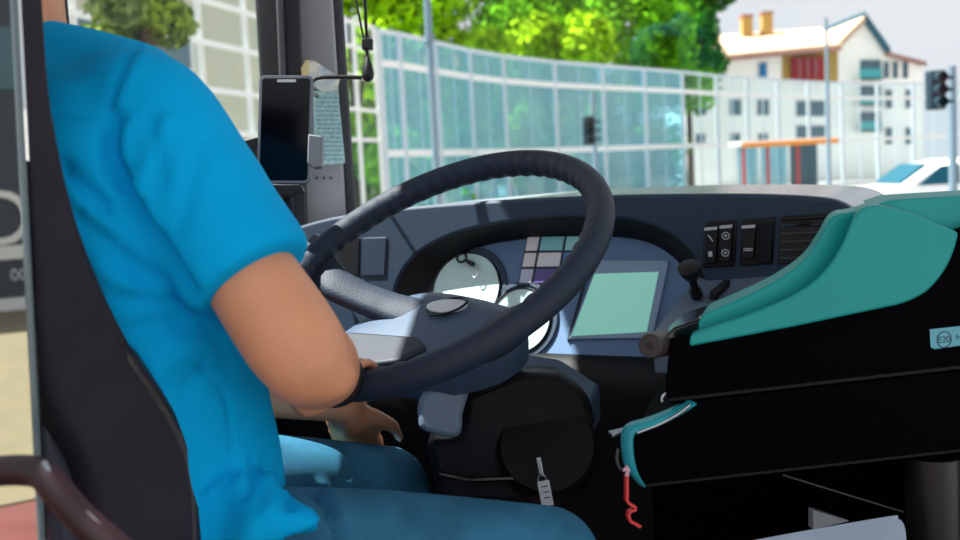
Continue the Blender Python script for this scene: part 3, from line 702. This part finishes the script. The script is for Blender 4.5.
# ================================================================== phone, holder, microphone, cards at the pillar
PD = 1.45
ph = thing('mobile_phone', 'black smartphone with dark screen clamped upright at the pillar', 'phone', P(283, 183, PD))
def rrect(x0, y0, x1, y1, r_, d, sk=0):
    pts = []
    for cx, cy, a0 in ((x1-r_, y0+r_, -90), (x1-r_, y1-r_, 0), (x0+r_, y1-r_, 90), (x0+r_, y0+r_, 180)):
        for k in range(6):
            a = R(a0+18*k); x, y = cx+r_*math.cos(a), cy+r_*math.sin(a); pts.append(P(x-(y-y0)*sk, y, d))
    return pts
fr_ = -FWD
MB().prism(rrect(259.5, 75.5, 313, 183, 5, PD, .03), FWD*.010).build('phone_body', 'phoneb', ph, bevel=.002, seg=3)
MB().prism(rrect(259.5, 75.5, 313, 183, 5, PD-.0003, .03)[:24], FWD*.0006).build('phone_rim', 'clampgrey', ph, bevel=.0002)
MB().prism(rrect(262.3, 78.3, 310.3, 180.5, 3, PD-.0008, .03), FWD*.0006).build('phone_screen', 'phones', ph)
MB().prism(rrect(277, 79.3, 296, 82.2, 1.2, PD-.0013, .03), FWD*.0006).build('earpiece', 'steel', ph)
hd = thing('phone_holder', 'grey and black clamp holder gripping the smartphone', 'phone holder', P(285, 210, PD+.02))
pxprism([(308, 134), (322, 136), (321, 167), (313, 168), (307, 163)], PD-.003, FWD*.025, 'clamp_jaw', 'clampgrey', hd, .002)
pxprism([(243, 140), (257, 137), (257, 170), (250, 170)], PD-.002, FWD*.025, 'clamp_jaw', 'black', hd, .002)
pxprism([(262, 120), (306, 120), (304, 175), (258, 175)], PD+.0115, FWD*.014, 'cradle_back', 'black', hd, .003)
pxprism([(266, 184), (300, 184), (304, 192), (292, 196), (272, 196)], PD-.004, FWD*.02, 'cradle_foot', 'black', hd, .002)
MB().tube(smooth_path([P(284, 150, PD+.022), P(286, 190, PD+.05), P(288, 215, PD+.2), P(290, 224, 1.90)], 5), .009, 12).build('holder_arm', 'black', hd)
MK = 1.75
mic = thing('gooseneck_microphone', 'black teardrop microphone on a thin arm with two hanging cables', 'microphone', P(311, 92, MK))
MB().tube(smooth_path([P(317, 96, 2.05), P(311, 92, MK+.05), P(311, 84, MK), P(318, 78, MK), P(335, 77, MK), P(362, 77.5, MK)], 6), .0037, 10).build('boom_arm', 'black', mic)
MB().tube([P(367.5, 57, MK), P(367.7, 61, MK), P(367.9, 67, MK), P(368, 74, MK), P(368, 79, MK), P(368, 82, MK)], [.003, .0055, .0085, .0105, .009, .003], 18).build('microphone_capsule', 'black', mic)
MB().tube(smooth_path([P(367.5, 58, MK), P(366.5, 35, MK), P(365, 0, MK), P(363, -60, MK), P(362, -260, MK+.05)], 5), .0028, 8).build('cable', 'black', mic)
MB().tube(smooth_path([P(366, 52, MK-.004), P(363.5, 38, MK-.004), P(359.5, 18, MK-.004), P(355.5, -4, MK-.004), P(346, -70, MK), P(330, -260, MK+.05)], 5), .0019, 8).build('cable', 'black', mic)
pxprism([(361.5, 38), (372.5, 38), (372.5, 49), (361.5, 49)], MK-.01, FWD*.016, 'cable_clip', 'black', mic, .002)
crd = pxprism([(313, 91), (338, 91), (345, 163), (315, 165)], 2.06, FWD*.002, 'printed_card', 'paper', None, 0)
tag(crd, 'pale teal printed card hanging on the grey pillar', 'card')
mb = MB()
for k in range(15):
    y = 97+k*4.4; x = 316+k*.15; rr_ = random.Random(k)
    while x < 337+k*.42:
        x2 = min(x+rr_.uniform(2, 6), 338+k*.42); mb.prism([P(x, y, 2.0585), P(x2, y, 2.0585), P(x2, y+1.5, 2.0585), P(x, y+1.5, 2.0585)], FWD*.0006); x = x2+rr_.uniform(.8, 1.6)
mb.build('printed_lines', mat('faded_ink', (120, 166, 172), .7), crd)
fn = thing('folded_paper', 'folded brown and blue paper tucked behind the thin microphone arm', 'paper', P(320, 90, 2.04))
pxprism([(309, 62), (315, 61), (340, 78), (337, 90), (322, 92), (309, 82)], 2.04, FWD*.003, 'front_leaf', 'note', fn, 0)
pxprism([(301, 68), (306, 60), (315, 61), (309, 80), (302, 78)], 2.045, FWD*.002, 'back_leaf', mat('note_tan', (186, 170, 130), .7), fn, 0)
for k in range(3):
    c = RP(317+k*7, 178, P(317, 178, 2.098), FWD)
    MB().disc(c, -FWD, .0025, .002, 12).build('screw_hole', 'rubber', None)
for o in [o for o in C.objects if o.name.startswith('screw_hole')]: tag(o, 'small dark screw set in the grey pillar below the printed card', 'screw', 'pillar screws')

# ================================================================== ticket machine
T0, T1, T2 = P(690, 345, 1.14), P(955, 300, 1.21), P(690, 470, 1.15)
TN = (T1-T0).cross(T2-T0).normalized()
if TN.dot(FWD) < 0: TN = -TN            # TN points away from the camera
TX = (T1-T0).normalized(); TU = TX.cross(TN); TU = TU if TU.z > 0 else -TU
def onT(px, py, off=0): return RP(px, py, T0+TN*off, TN)
TE = V((.30, 1, 0)).normalized()
tm = thing('ticket_machine', 'turquoise and black bus ticket machine at the front right', 'ticket machine', onT(930, 900, .1))
def tprism(pts, o0, o1, name, m, parent=tm, bev=.004, seg=3): return MB().prism([onT(*p) + TE*o0 for p in pts], TE*(o1-o0)).build(name, m, parent, bevel=bev, seg=seg)
baseP = [(668, 352), (671, 341), (690, 338), (800, 318), (895, 300), (938, 278), (958, 230), (1040, 214), (1040, 362), (668, 405), (664, 392)]
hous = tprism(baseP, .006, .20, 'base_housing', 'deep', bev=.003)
Apoly = [(690, 345), (691, 334), (700, 330)] + smooth2([(720, 323), (760, 309), (800, 290), (826, 268), (842, 243), (851, 222), (860, 209), (872, 205), (888, 207), (915, 214), (957, 232)], 4) + smooth2([(957, 232), (953, 248), (944, 268), (928, 288), (910, 299), (895, 304)], 4)[1:] + [(800, 324)]
cov = tprism(Apoly, -.012, .06, 'top_cover', 'turq', bev=.004)
Bpoly = [(697, 338), (697, 324)] + smooth2([(702, 316), (735, 302), (772, 284), (803, 262), (820, 238), (829, 222), (838, 215), (850, 213), (868, 208)], 4) + [(900, 212), (900, 260), (850, 280), (800, 300)]
tprism(Bpoly, .012, .10, 'raised_lip', 'turq', bev=.005)
tprism([(872, 208), (893, 201), (1040, 192), (1040, 258), (957, 236)], .03, .18, 'rear_cover', 'turq', bev=.003)
tprism([(656, 345), (672, 330), (700, 320), (710, 330), (700, 342), (668, 350), (660, 362)], .015, .12, 'paper_slot', 'gloss', bev=.003)
ka, kb = onT(650, 346, .0), onT(668, 342, .05)
kn = MB().tube([ka, ka*.9+kb*.1, kb], [.0128, .0145, .0145], 28).build('roller_knob', mat('knob_brown', (52, 44, 44), .45), tm, bevel=.001)
MB().disc(ka+TN*.001, -(kb-ka), .0045, .0015, 16).build('knob_hole', 'rubber', kn)
tprism([(668, 399), (1040, 357), (1040, 361), (668, 403)], .003, .02, 'housing_seam', 'seam', bev=.001)
lab = tprism([(930, 330), (1040, 318), (1040, 335), (935, 350), (931, 348)], .004, .0065, 'approval_label', 'label', bev=.0005)
rx = (onT(960, 335)-onT(930, 338.5)).normalized(); lc_ = onT(944, 339.5, .0036)
rg_ = MB().ringflat(lc_, -TN, .0088, .0099, .0005, 30).build('label_ring', 'ink', lab)
text('label_text', 'E20', .0108, onT(944, 339.7, .0036), rx, TU, 'ink', lab, .0003)
text('label_text', 'N', .0095, onT(958.5, 337.5, .0036), rx, TU, 'ink', lab, .0003)
tray = [(672, 404), (1040, 362), (1040, 441), (652, 485), (641, 484), (634, 472), (630, 440), (636, 429), (660, 420), (690, 404)]
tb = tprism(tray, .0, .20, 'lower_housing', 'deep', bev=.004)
tprism([(645, 484), (1040, 440), (1040, 443), (645, 487)], -.002, .01, 'lower_rim', 'seam', bev=.001)
# turquoise edging that wraps the front of the lower housing
wp = smooth_path([onT(*p, -.002) for p in [(692, 402), (680, 409), (662, 418), (645, 424), (634, 427), (628, 433), (627, 446), (629, 462), (634, 474), (641, 484)]], 5)
mb = MB(); L = len(wp); mb.tube(wp, [(.0055*min(1, .35+1.5*min(i, L-1-i)/L*2), .013) for i in range(L)], 12, up=TU); mb.build('turquoise_edging', 'turq2', tm)
wp = smooth_path([onT(*p, -.014) for p in [(690, 405), (678, 414), (660, 424), (645, 430), (637, 433)]], 5)
MB().tube(wp, .0018, 8).build('edge_strip', 'steel', tm)
MB().prism([onT(*p, .02) for p in [(612, 434), (628, 430), (628, 433), (613, 438)]], TN*.015).build('flat_catch', 'steel', tm, bevel=.001)
MB().tube(smooth_path([onT(*p, .01) for p in [(662, 402), (663, 396), (672, 391), (680, 397), (688, 402)]], 5), .0016, 8).build('wire_catch', 'steel', tm)
pc = P(934, 520, 1.26)
MB().tube([V((pc.x, pc.y, CAB)), V((pc.x, pc.y, onT(934, 452, .1).z+.02))], .033, 28).build('support_post', mat('post_black', (26, 25, 26), .35), tm)
# red hook below the edging
hk = thing('red_hook', 'small red plastic hook dangling under the turquoise edging', 'hook', onT(630, 528, -.004))
pth = [onT(*p, -.004) for p in [(626.5, 475), (626.5, 500), (628.5, 503), (635, 507), (635, 509), (629, 511.5), (628, 516), (630, 521), (636, 524), (640, 526.5)]]
rg = []
for i, p in enumerate(pth):
    t = (pth[min(i+1, len(pth)-1)]-pth[max(i-1, 0)]).normalized(); n_ = t.cross(TN).normalized()
    rg.append([p+n_*.0016+TN*-.003, p-n_*.0016+TN*-.003, p-n_*.0016+TN*.004, p+n_*.0016+TN*.004])
MB().rings(rg).build('hook_bar', 'red', hk, bevel=.0006)
mb = MB(); mb.ell(onT(628, 469, -.006), .004); mb.tube([onT(623, 470, -.006), onT(633, 468, -.006)], .002, 8); mb.tube([onT(628, 463, -.006), onT(627, 476, -.006)], .0022, 8); mb.build('hook_eye', 'pink', hk)
MB().tube(smooth_path([onT(*p, 0) for p in [(618, 449), (617, 460), (620, 468), (624, 471)]], 5), .0018, 8).build('hook_cord', 'dkgrey', hk)

# grey box top, paper and dark console under the ticket machine
gb = thing('storage_box', 'pale grey rounded box lid low under the ticket machine', 'box', P(840, 640, 1.2))
gp = smooth2([(735, 546), (752, 540), (885, 516.5), (896, 517.5), (904, 524), (907, 545)], 4)+[(912, 620), (735, 640)]
MB().prism([RP(x, y, P(880, 517, 1.2), (FWD*.55-UP*.83).normalized()) for x, y in gp], UP*-.05).build('box_lid', 'padgrey', gb, bevel=.004)
pz = P(830, 560, 1.17)
MB().box(V((pz.x, pz.y, (CAB+1.25)/2)), (.16, .10, 1.25-CAB-.02), (V((.97, .22, 0)).normalized(), V((-.22, .97, 0)).normalized(), UP)).build('box_body', 'dashlow', gb, bevel=.006)
pa = pxprism([(813, 510), (851, 521), (813, 530)], 1.36, FWD*.02, 'paper_wedge', 'icon', None, .001); tag(pa, 'pale paper corner showing between the grey lid and dark console', 'paper')
sc_ = thing('console_box', 'black boxy side console in the shadow under the ticket machine', 'console', P(760, 700, 1.5))
cpts = [P(640, 470, 1.50), P(785, 474, 1.50), P(908, 513, 1.40), P(980, 560, 1.38), P(760, 560, 1.38)]
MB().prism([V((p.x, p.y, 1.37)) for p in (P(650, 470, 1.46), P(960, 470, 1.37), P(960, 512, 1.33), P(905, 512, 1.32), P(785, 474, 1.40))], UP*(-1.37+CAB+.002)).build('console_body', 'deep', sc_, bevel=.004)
MB().tube([P(783, 475, 1.395), P(905, 512.5, 1.315)], .0013, 6).build('console_edge', 'clampgrey', sc_)

# ================================================================== outside
def gp_(px, d): q = P(px, 270, d); return V((q.x, q.y, 0))
GZ = -.02
# curved glass barrier
bar = thing('noise_barrier', 'tall curved glass barrier with white rails across the road', 'barrier', gp_(600, 33))
ctrl = [(392, 22.3), (412, 23.0), (447, 24.8), (480, 26.8), (513, 28.6), (563, 31), (610, 33), (651, 35), (688, 37), (722, 39.5), (752, 41.6), (782, 43.6), (812, 45.6), (845, 47.7), (880, 49.5), (915, 51), (955, 52.5), (1000, 54)]
bp = [gp_(*c) for c in ctrl]; TOPZ = 4.75
for p in bp: MB().box(p+UP*((TOPZ+GZ)/2), (.13, .13, TOPZ-GZ)).build('post', 'post', bar)
for z, h, m in ((.25, .08, 'frame'), (2.17, .075, 'frame'), (4.05, .075, 'frame'), (TOPZ-.04, .05, 'post')):
    mb = MB()
    rg = [[p+UP*(z-h)+V((0, -.07, 0)), p+UP*(z+h)+V((0, -.07, 0)), p+UP*(z+h)+V((0, -.02, 0)), p+UP*(z-h)+V((0, -.02, 0))] for p in bp]
    mb.rings(rg).build('rail', m, bar)
for i in range(len(bp)-1):
    a, b = bp[i], bp[i+1]; MB().prism([a+UP*.1, b+UP*.1, b+UP*(TOPZ-.02), a+UP*(TOPZ-.02)], V((0, .02, 0))).build('glass_panel', 'bglass' if i < 8 else 'cglass', bar)
    c = (a+b)/2; MB().box(c+UP*(TOPZ/2)+V((0, .03, 0)), (.04, .04, TOPZ-.1)).build('mullion', 'post', bar)
# framed glazed screen on the left, nearer the bus
gs = thing('glazed_screen', 'white framed glazed screen seen through the side window', 'screen', gp_(250, 15.5))
lc2 = [(40, 10.8), (94, 11.9), (155, 13.2), (217, 14.8), (262, 16.2), (300, 17.8), (330, 19.4), (349, 20.3), (368, 21.3), (388, 22.2)]
lp = [gp_(*c) for c in lc2]
for p in lp: MB().box(p+UP*2.4, (.08, .08, 4.8)).build('post', 'frame', gs)
for z in (.3, 2.45, 3.05, 3.7, 4.28, 4.76):
    MB().rings([[p+UP*(z-.035)+V((.03, -.08, 0)), p+UP*(z+.035)+V((.03, -.08, 0)), p+UP*(z+.035), p+UP*(z-.035)] for p in lp]).build('rail', 'frame', gs)
for i in range(len(lp)-1):
    a, b = lp[i], lp[i+1]; MB().prism([a+UP*.1, b+UP*.1, b+UP*4.75, a+UP*4.75], V((0, .02, 0))).build('glass_panel', 'cglass', gs)

# trees
def leaves(name, m, parent, clumps, n, size, seed, flat=0):
    rng = np.random.default_rng(seed); vol = np.array([c[3]**2 for c in clumps]); ids = rng.choice(len(clumps), n, p=vol/vol.sum())
    cl = np.array([c[:4] for c in clumps])[ids]
    d = rng.normal(size=(n, 3)); d /= np.linalg.norm(d, axis=1)[:, None]; rr = rng.uniform(.55, 1.05, n)
    pos = cl[:, :3]+d*(rr*cl[:, 3])[:, None]*np.array([1, 1, .85])
    a = d+rng.normal(size=(n, 3))*.6; a /= np.linalg.norm(a, axis=1)[:, None]
    u = np.cross(a, rng.normal(size=(n, 3))); u /= np.linalg.norm(u, axis=1)[:, None]; v = np.cross(a, u)
    s = size*rng.uniform(.6, 1.4, n)[:, None]
    vs = np.stack([pos-u*s, pos-v*s*.5, pos+u*s, pos+v*s*.5], 1).reshape(-1, 3)
    me = bpy.data.meshes.new(name); me.vertices.add(4*n); me.vertices.foreach_set('co', vs.ravel())
    me.loops.add(4*n); me.loops.foreach_set('vertex_index', np.arange(4*n)); me.polygons.add(n)
    me.polygons.foreach_set('loop_start', np.arange(n)*4); me.update(calc_edges=True)
    return link(name, me, m, parent, sharp=180)
def tree(px, d, ztop, rad, m, label, seed, n=9000, size=.20, zlow=1.5):
    b = gp_(px, d); t = thing('broadleaf_tree', label, 'tree', b+UP*GZ, 'trees behind the glass barrier')
    rnd = random.Random(seed); cl = []
    for k in range(16):
        z = zlow+(ztop-zlow)*rnd.random(); wd = rad*(1-.55*abs((z-zlow)/(ztop-zlow)-.35)); a = rnd.uniform(0, 6.28); q = wd*.75*math.sqrt(rnd.random())
        cl.append((b.x+q*math.cos(a), b.y+q*math.sin(a), z, rad*rnd.uniform(.32, .5)))
    leaves('foliage', m, t, cl, n, size, seed)
    mb = MB(); mb.tube([b+UP*GZ, b+UP*(ztop*.35), b+UP*(ztop*.75)], [.2, .15, .06], 10)
    for k in range(5):
        c = cl[k]; mb.tube([b+UP*(ztop*.35), (b+UP*(ztop*.35)+V(c[:3]))/2+UP*.3, V(c[:3])], [.09, .06, .03], 8)
    mb.build('trunk', 'bark', t)
tree(365, 31, 9.0, 2.6, 'leafA', 'bright yellow-green tree nearest the window pillar, behind the barrier', 1)
tree(440, 36, 9.5, 3.2, 'leafA', 'bright green tree behind the grey pole and barrier', 2)
tree(515, 42, 10.0, 3.6, 'leafB', 'mid-green tree above the steering wheel top', 3)
tree(575, 40, 6.8, 2.6, 'leafA', 'low light green tree over the traffic signal by the barrier', 4)
tree(545, 52, 12.5, 4.2, 'leafC', 'dark green tall tree behind the light green low tree', 5)
tree(640, 50, 11.0, 3.6, 'leafB', 'green tree between the traffic signal and the dark tree', 6)
tree(694, 54, 12.5, 3.0, 'leafC', 'dark green tree beside the cream house', 7, 12000, .2, 5.6)
def shrub(px, d, h, rad, m, label, seed):
    b = gp_(px, d); t = thing('shrub', label, 'shrub', b+UP*GZ, 'shrubs behind the glass barrier'); rnd = random.Random(seed)
    cl = [(b.x+rnd.uniform(-rad, rad), b.y+rnd.uniform(-.5, .5), rnd.uniform(.4, h), .7) for k in range(10)]
    leaves('foliage', m, t, cl, 2200, .13, seed); MB().tube([b+UP*GZ, b+UP*(h*.6)], .06, 8).build('stem', 'bark', t)
shrub(425, 27, 2.6, 1.2, 'leafB', 'green shrub seen through the barrier left of the pole', 11)
shrub(500, 33, 2.6, 1.5, 'leafC', 'dark shrub seen through the barrier over the wheel rim', 12)
shrub(575, 36, 2.4, 1.6, 'leafC', 'dark shrub seen through the barrier behind the traffic signal', 13)
shrub(645, 39, 2.8, 1.2, 'leafC', 'dark shrub seen through the barrier right of the wheel', 14)
# conifer on the left
b = gp_(166, 9.2); b.x -= .0; cf = thing('conifer_tree', 'grey-green conifer with drooping branches outside the side window', 'tree', b+UP*.04)
rnd = random.Random(9); cl = []
for k in range(34):
    z = 1.6+k*.13; w_ = max(.12, .72*(1-(z-1.6)/5.6)); a = rnd.uniform(0, 6.28); q = w_*rnd.uniform(.2, .75)
    cl.append((b.x+q*math.cos(a), b.y+q*math.sin(a), z, .2+.12*w_))
leaves('foliage', 'needle', cf, cl, 11000, .06, 21); MB().tube([b+UP*.04, b+UP*5.8], [.11, .03], 10).build('trunk', 'bark', cf)

# cream house
HD_ = 62.0
def HP(px, py, off=0): return RP(px, py, V((0, HD_+off, 0)), V((0, 1, 0)))
hs = thing('house', 'cream house with pitched tiled roof, gable and two chimneys beyond the barrier', 'house', V((HP(830, 150).x, HD_, GZ)))
def hprism(pts, th, name, m, off=0, parent=None): return MB().prism([HP(x, y, off) for x, y in pts], V((0, th, 0))).build(name, m, parent or hs)
zx = lambda px: HP(px, 150).x
wallp = [HP(684, 63), HP(838, 50), HP(866, 22), HP(890, 56), HP(922, 66)]
gpts = [V((wallp[0].x, HD_, GZ))]+wallp+[V((wallp[-1].x, HD_, GZ))]
walls = MB().prism(gpts, V((0, 8, 0))).build('wall', 'plaster', hs)
def slab(pts, name, m): MB().prism(pts, V((0, 0, .25))).build(name, m, hs)
a, b_ = HP(678, 63.5, -.6), HP(842, 48, -.6)
slab([a, b_, V((b_.x+.6, HD_+5, HP(858, 20).z)), V((a.x+1.2, HD_+5, HP(690, 32).z))], 'roof_slope', 'rooft')
hprism([(678, 62.5), (842, 47.5), (842, 50), (678, 65.5)], .2, 'eave', 'roofr', -.7)
def beam(p, q, off, name, m, h=.35, dep=7):
    a, b = HP(*p, off), HP(*q, off); MB().prism([a, b, b+UP*h, a+UP*h], V((0, dep, 0))).build(name, m, hs)
beam((837, 50), (866, 21), -.4, 'gable_slope', 'rooft'); beam((865, 20), (891, 57), -.4, 'gable_slope', 'roofd', .5)
a, b_ = HP(888, 56, -.5), HP(927, 66, -.5)
slab([a, b_, V((b_.x-.6, HD_+4, HP(912, 56).z)), V((a.x, HD_+4, HP(888, 46).z))], 'wing_roof', 'roofr')
for x0, x1, y0 in ((742, 752, 17), (762, 772, 14)):
    c0_, c1_ = HP(x0, y0, 4), HP(x1, y0, 4); zb = HP(x0, 36, 4).z
    ch = MB().box(V(((c0_.x+c1_.x)/2, HD_+4.2, (c0_.z+zb)/2)), (c1_.x-c0_.x, .7, c0_.z-zb)).build('chimney', 'chim', hs)
    MB().box(V(((c0_.x+c1_.x)/2, HD_+4.2, c0_.z+.06)), (c1_.x-c0_.x+.12, .82, .14)).build('chimney_cap', 'roofr', ch)
def win(x0, y0, x1, y1, m='wind', nm='window'):
    f = hprism([(x0-1, y0-1), (x1+1, y0-1), (x1+1, y1+1), (x0-1, y1+1)], .10, nm, 'frame', -.08)
    hprism([(x0, y0), (x1, y0), (x1, y1), (x0, y1)], .06, 'pane', m, -.12, f)
win(759, 63, 767, 77, 'windb')
for x in (696, 731, 759): win(x-1, 100, x+10, 115); win(x, 134, x+9, 146)
win(797, 101, 829, 116); win(797, 126, 829, 138)
for x in (884, 893, 903): win(x, 62, x+5, 78)
for x in (886, 906): win(x, 90, x+6, 108); win(x, 128, x+6, 144)
lg = hprism([(782, 54), (838, 50), (838, 82), (782, 82)], .1, 'loggia', 'chim', -.05); hprism([(792, 58), (824, 56), (824, 80), (792, 80)], .3, 'balcony_panel', 'redb', -.35, lg)
for k in range(3): hprism([(799+k*8, 58), (800.5+k*8, 58), (800.5+k*8, 80), (799+k*8, 80)], .1, 'balcony_post', 'roofr', -.45, lg)
for y in (60, 86, 112):
    bl2 = hprism([(861, y), (881, y), (881, y+18), (861, y+18)], .15, 'balcony', 'wind', -.1); hprism([(860, y+9), (882, y+9), (882, y+20), (860, y+20)], .08, 'balcony_front', 'tealb', -1.0, bl2); hprism([(860, y+18), (882, y+18), (882, y+20), (860, y+20)], .9, 'balcony_slab', 'frame', -1.0, bl2)

# beige building behind the left screen
bb = thing('beige_building', 'beige plastered building behind the white framed screen', 'building', gp_(215, 24))
c = gp_(225, 26); MB().box(V((c.x-3.9, c.y+2, 4)), (10.1, 4, 8.05)).build('wall', 'beige', bb)
for k, (dx, z) in enumerate(((-8, 2.0), (-5.6, 2.0), (-3.2, 2.0), (-.9, 2.0), (-8, 5.2), (-5.6, 5.2), (-3.2, 5.2), (-.9, 5.2))):
    f = MB().box(V((c.x+dx, c.y-.02, z)), (1.1, .08, 1.5)).build('window', 'frame', bb); MB().box(V((c.x+dx, c.y-.07, z)), (.95, .04, 1.35)).build('pane', 'wind', f)
MB().box(V((c.x-2.0, c.y-.05, 6.0)), (.7, .06, 2.0)).build('red_panel', 'redb', bb)

# shop front beside the bus, mirrored in the partition glass behind the seat
h0, v0 = refl(14, 270); v0 = V((v0.x, v0.y, 0)).normalized(); SN = -v0; SRt = UP.cross(SN).normalized()
sp0 = h0+v0*16.0
def SFP(px, py, off=0): h, v = refl(px, py); return h+v*((sp0+SN*off-h).dot(SN)/v.dot(SN))
sf = thing('shop_front', 'dark shop front with white ring letter on its sign, mirrored in the tinted screen', 'shop', V((sp0.x, sp0.y, .04)))
sax = (SRt, SN, UP); cb_ = V((sp0.x, sp0.y, 0))
MB().box(cb_-SN*1.5+UP*2.6, (6.0, 3, 5.1), sax).build('wall', 'signbl', sf)
for y, h_, nm in ((252, .2, 'white_band'), (312, .42, 'white_plinth')):
    z = SFP(14, y).z; MB().box(cb_+UP*z, (5.9, .12, h_), sax).build(nm, 'frame', sf)
text('sign_letter', 'O', 1.15, SFP(0, 221, .06), SRt, UP, 'frame', sf, .02)
text('sign_letter', '00', .24, SFP(19, 275, .06), SRt, UP, 'post', sf, .02)
MB().box(cb_+UP*3.7+SN*.02, (5.6, .06, .9), sax).build('upper_window', 'wind', sf)

# bus shelter
SD = 34.0
def SP(px, py, o=0): return RP(px, py, V((0, SD+o, 0)), V((0, 1, 0)))
sh_ = thing('bus_shelter', 'orange-roofed bus shelter with red posts in front of the barrier', 'bus shelter', V((SP(786, 190).x, SD, GZ)))
zt = SP(786, 143).z
xs = [SP(x, 170).x for x in (744, 768, 798, 829)]
MB().prism([V((xs[0]-.2, SD-.5, zt)), V((xs[-1]+.1, SD-.5, zt)), V((xs[-1]+.1, SD+1.1, zt)), V((xs[0]-.2, SD+1.1, zt))], UP*.12).build('roof', 'white', sh_)
MB().box(V(((xs[0]+xs[-1])/2, SD-.52, zt-.02)), (xs[-1]-xs[0]+.3, .06, .14)).build('roof_fascia', 'orange', sh_)
for x in xs: MB().box(V((x, SD, (zt+GZ)/2)), (.09, .09, zt-GZ)).build('post', 'shred', sh_)
for i in range(3): MB().box(V(((xs[i]+xs[i+1])/2, SD+1.0, (zt)/2+.2)), (xs[i+1]-xs[i]-.1, .03, zt-.5)).build('back_panel', 'bglass' if i < 2 else 'wind', sh_)
MB().box(V(((xs[0]+xs[-1])/2, SD+.7, .5)), (xs[-1]-xs[0]-.4, .35, .06)).build('bench', 'orange', sh_)
for x in (xs[0]+.5, xs[-1]-.5): MB().box(V((x, SD+.7, .225)), (.06, .3, .5)).build('bench_leg', 'shred', sh_)

# poles and signals
def pole(px, py, d, rad, label, ztop=None, base=None):
    p = P(px, py, d); b0 = V((p.x, p.y, GZ)); zt_ = ztop or p.z
    o = thing('street_pole', label, 'pole', b0, 'street poles')
    MB().tube([b0, V((p.x, p.y, zt_))], [rad, rad*.85], 14).build('shaft', 'galv', o); MB().tube([b0, b0+UP*.25], rad*1.6, 14).build('base_collar', 'galv', o); return o, b0
o, b0 = pole(432, 90, 17.5, .065, 'thick grey pole rising out of view above the wheel rim', 7.5)
MB().tube([b0+UP*3.9, b0+UP*4.02], .085, 14).build('band', 'galv', o)
pole(826, 18, 29, .055, 'thin grey pole standing in front of the house gable')
def signal(px, py, d, hgt, label, px_pole, ztop):
    p = P(px, py, d); pb = P(px_pole, py, d); b0 = V((pb.x, pb.y+.02, GZ)); o = thing('traffic_light', label, 'traffic light', b0, 'traffic lights')
    MB().tube([b0, V((b0.x, b0.y, ztop))], .05, 12).build('pole', 'galv', o)
    wd = hgt*.42; bx = V((p.x, p.y-.13, p.z)); h_ = MB().box(bx, (wd, .16, hgt)).build('signal_head', 'signal', o, bevel=.02)
    for k in (-1, 0, 1):
        c = bx+UP*(k*hgt*.31)-V((0, .08, 0)); MB().disc(c, V((0, -1, 0)), hgt*.12, .01, 20).build('lens', 'signal', h_)
        MB().tube([c, c-V((0, .14, 0))], [hgt*.145, hgt*.135], 16, caps=False).build('lens_hood', 'signal', h_)
        MB().box(bx+V((wd*.75, 0, k*hgt*.3)), (wd*.6, .05, .04)).build('bracket', 'signal', h_)
    return o
signal(588, 131, 20, .55, 'small dark traffic light on a pole above the steering wheel', 594, P(594, 92, 20).z)
signal(931, 91, 13, .48, 'dark traffic light at the right edge on a grey pole', 953, P(953, 66, 13).z)

# white car
cc = gp_(940, 21.5); car = thing('car', 'white car on the road at the far right', 'car', cc+UP*GZ)
def CP(x, y, z): return V((cc.x+x, cc.y+y, z))
prof = [(-2.15, .35), (-2.2, .62), (-2.05, .82), (-1.15, .95), (-.45, 1.38), (.1, 1.47), (.9, 1.42), (1.6, 1.05), (2.1, .98), (2.2, .6), (2.15, .35)]
rg = []
for y, k in ((-.86, .94), (-.80, .985), (-.6, 1), (.6, 1), (.80, .985), (.86, .94)): rg.append([CP(x*k if k < 1 else x, y, .35+(z-.35)*(k if z > .95 else 1)) for x, z in prof])
cbody = MB().rings(rg).build('car_body', 'carw', car, bevel=.03, sharp=35)
MB().prism([CP(-1.02, -.66, 1.0), CP(-1.02, .66, 1.0), CP(-.5, .58, 1.36), CP(-.5, -.58, 1.36)], V((-.05, 0, .04))).build('windscreen', 'cargl', car)
MB().prism([CP(-.8, -.885, .98), CP(.02, -.885, .98), CP(.02, -.86, 1.36), CP(-.35, -.86, 1.34)], V((0, .03, 0))).build('side_window', 'cargl', car)
MB().prism([CP(.1, -.885, .98), CP(1.25, -.885, .98), CP(.85, -.86, 1.33), CP(.1, -.86, 1.36)], V((0, .03, 0))).build('side_window', 'cargl', car)
for x in (-1.35, 1.35):
    for y in (-.78, .78):
        t = MB().tube([CP(x, y-.1, .31), CP(x, y+.1, .31)], .33, 24).build('wheel', 'tyre', car); MB().tube([CP(x, y-.11, .31), CP(x, y+.11, .31)], .2, 18).build('hubcap', 'clampgrey', t)
for y in (-.6, .6): MB().ell(CP(-2.05, y, .7), (.1, .16, .08)).build('headlamp', 'cargl', car)
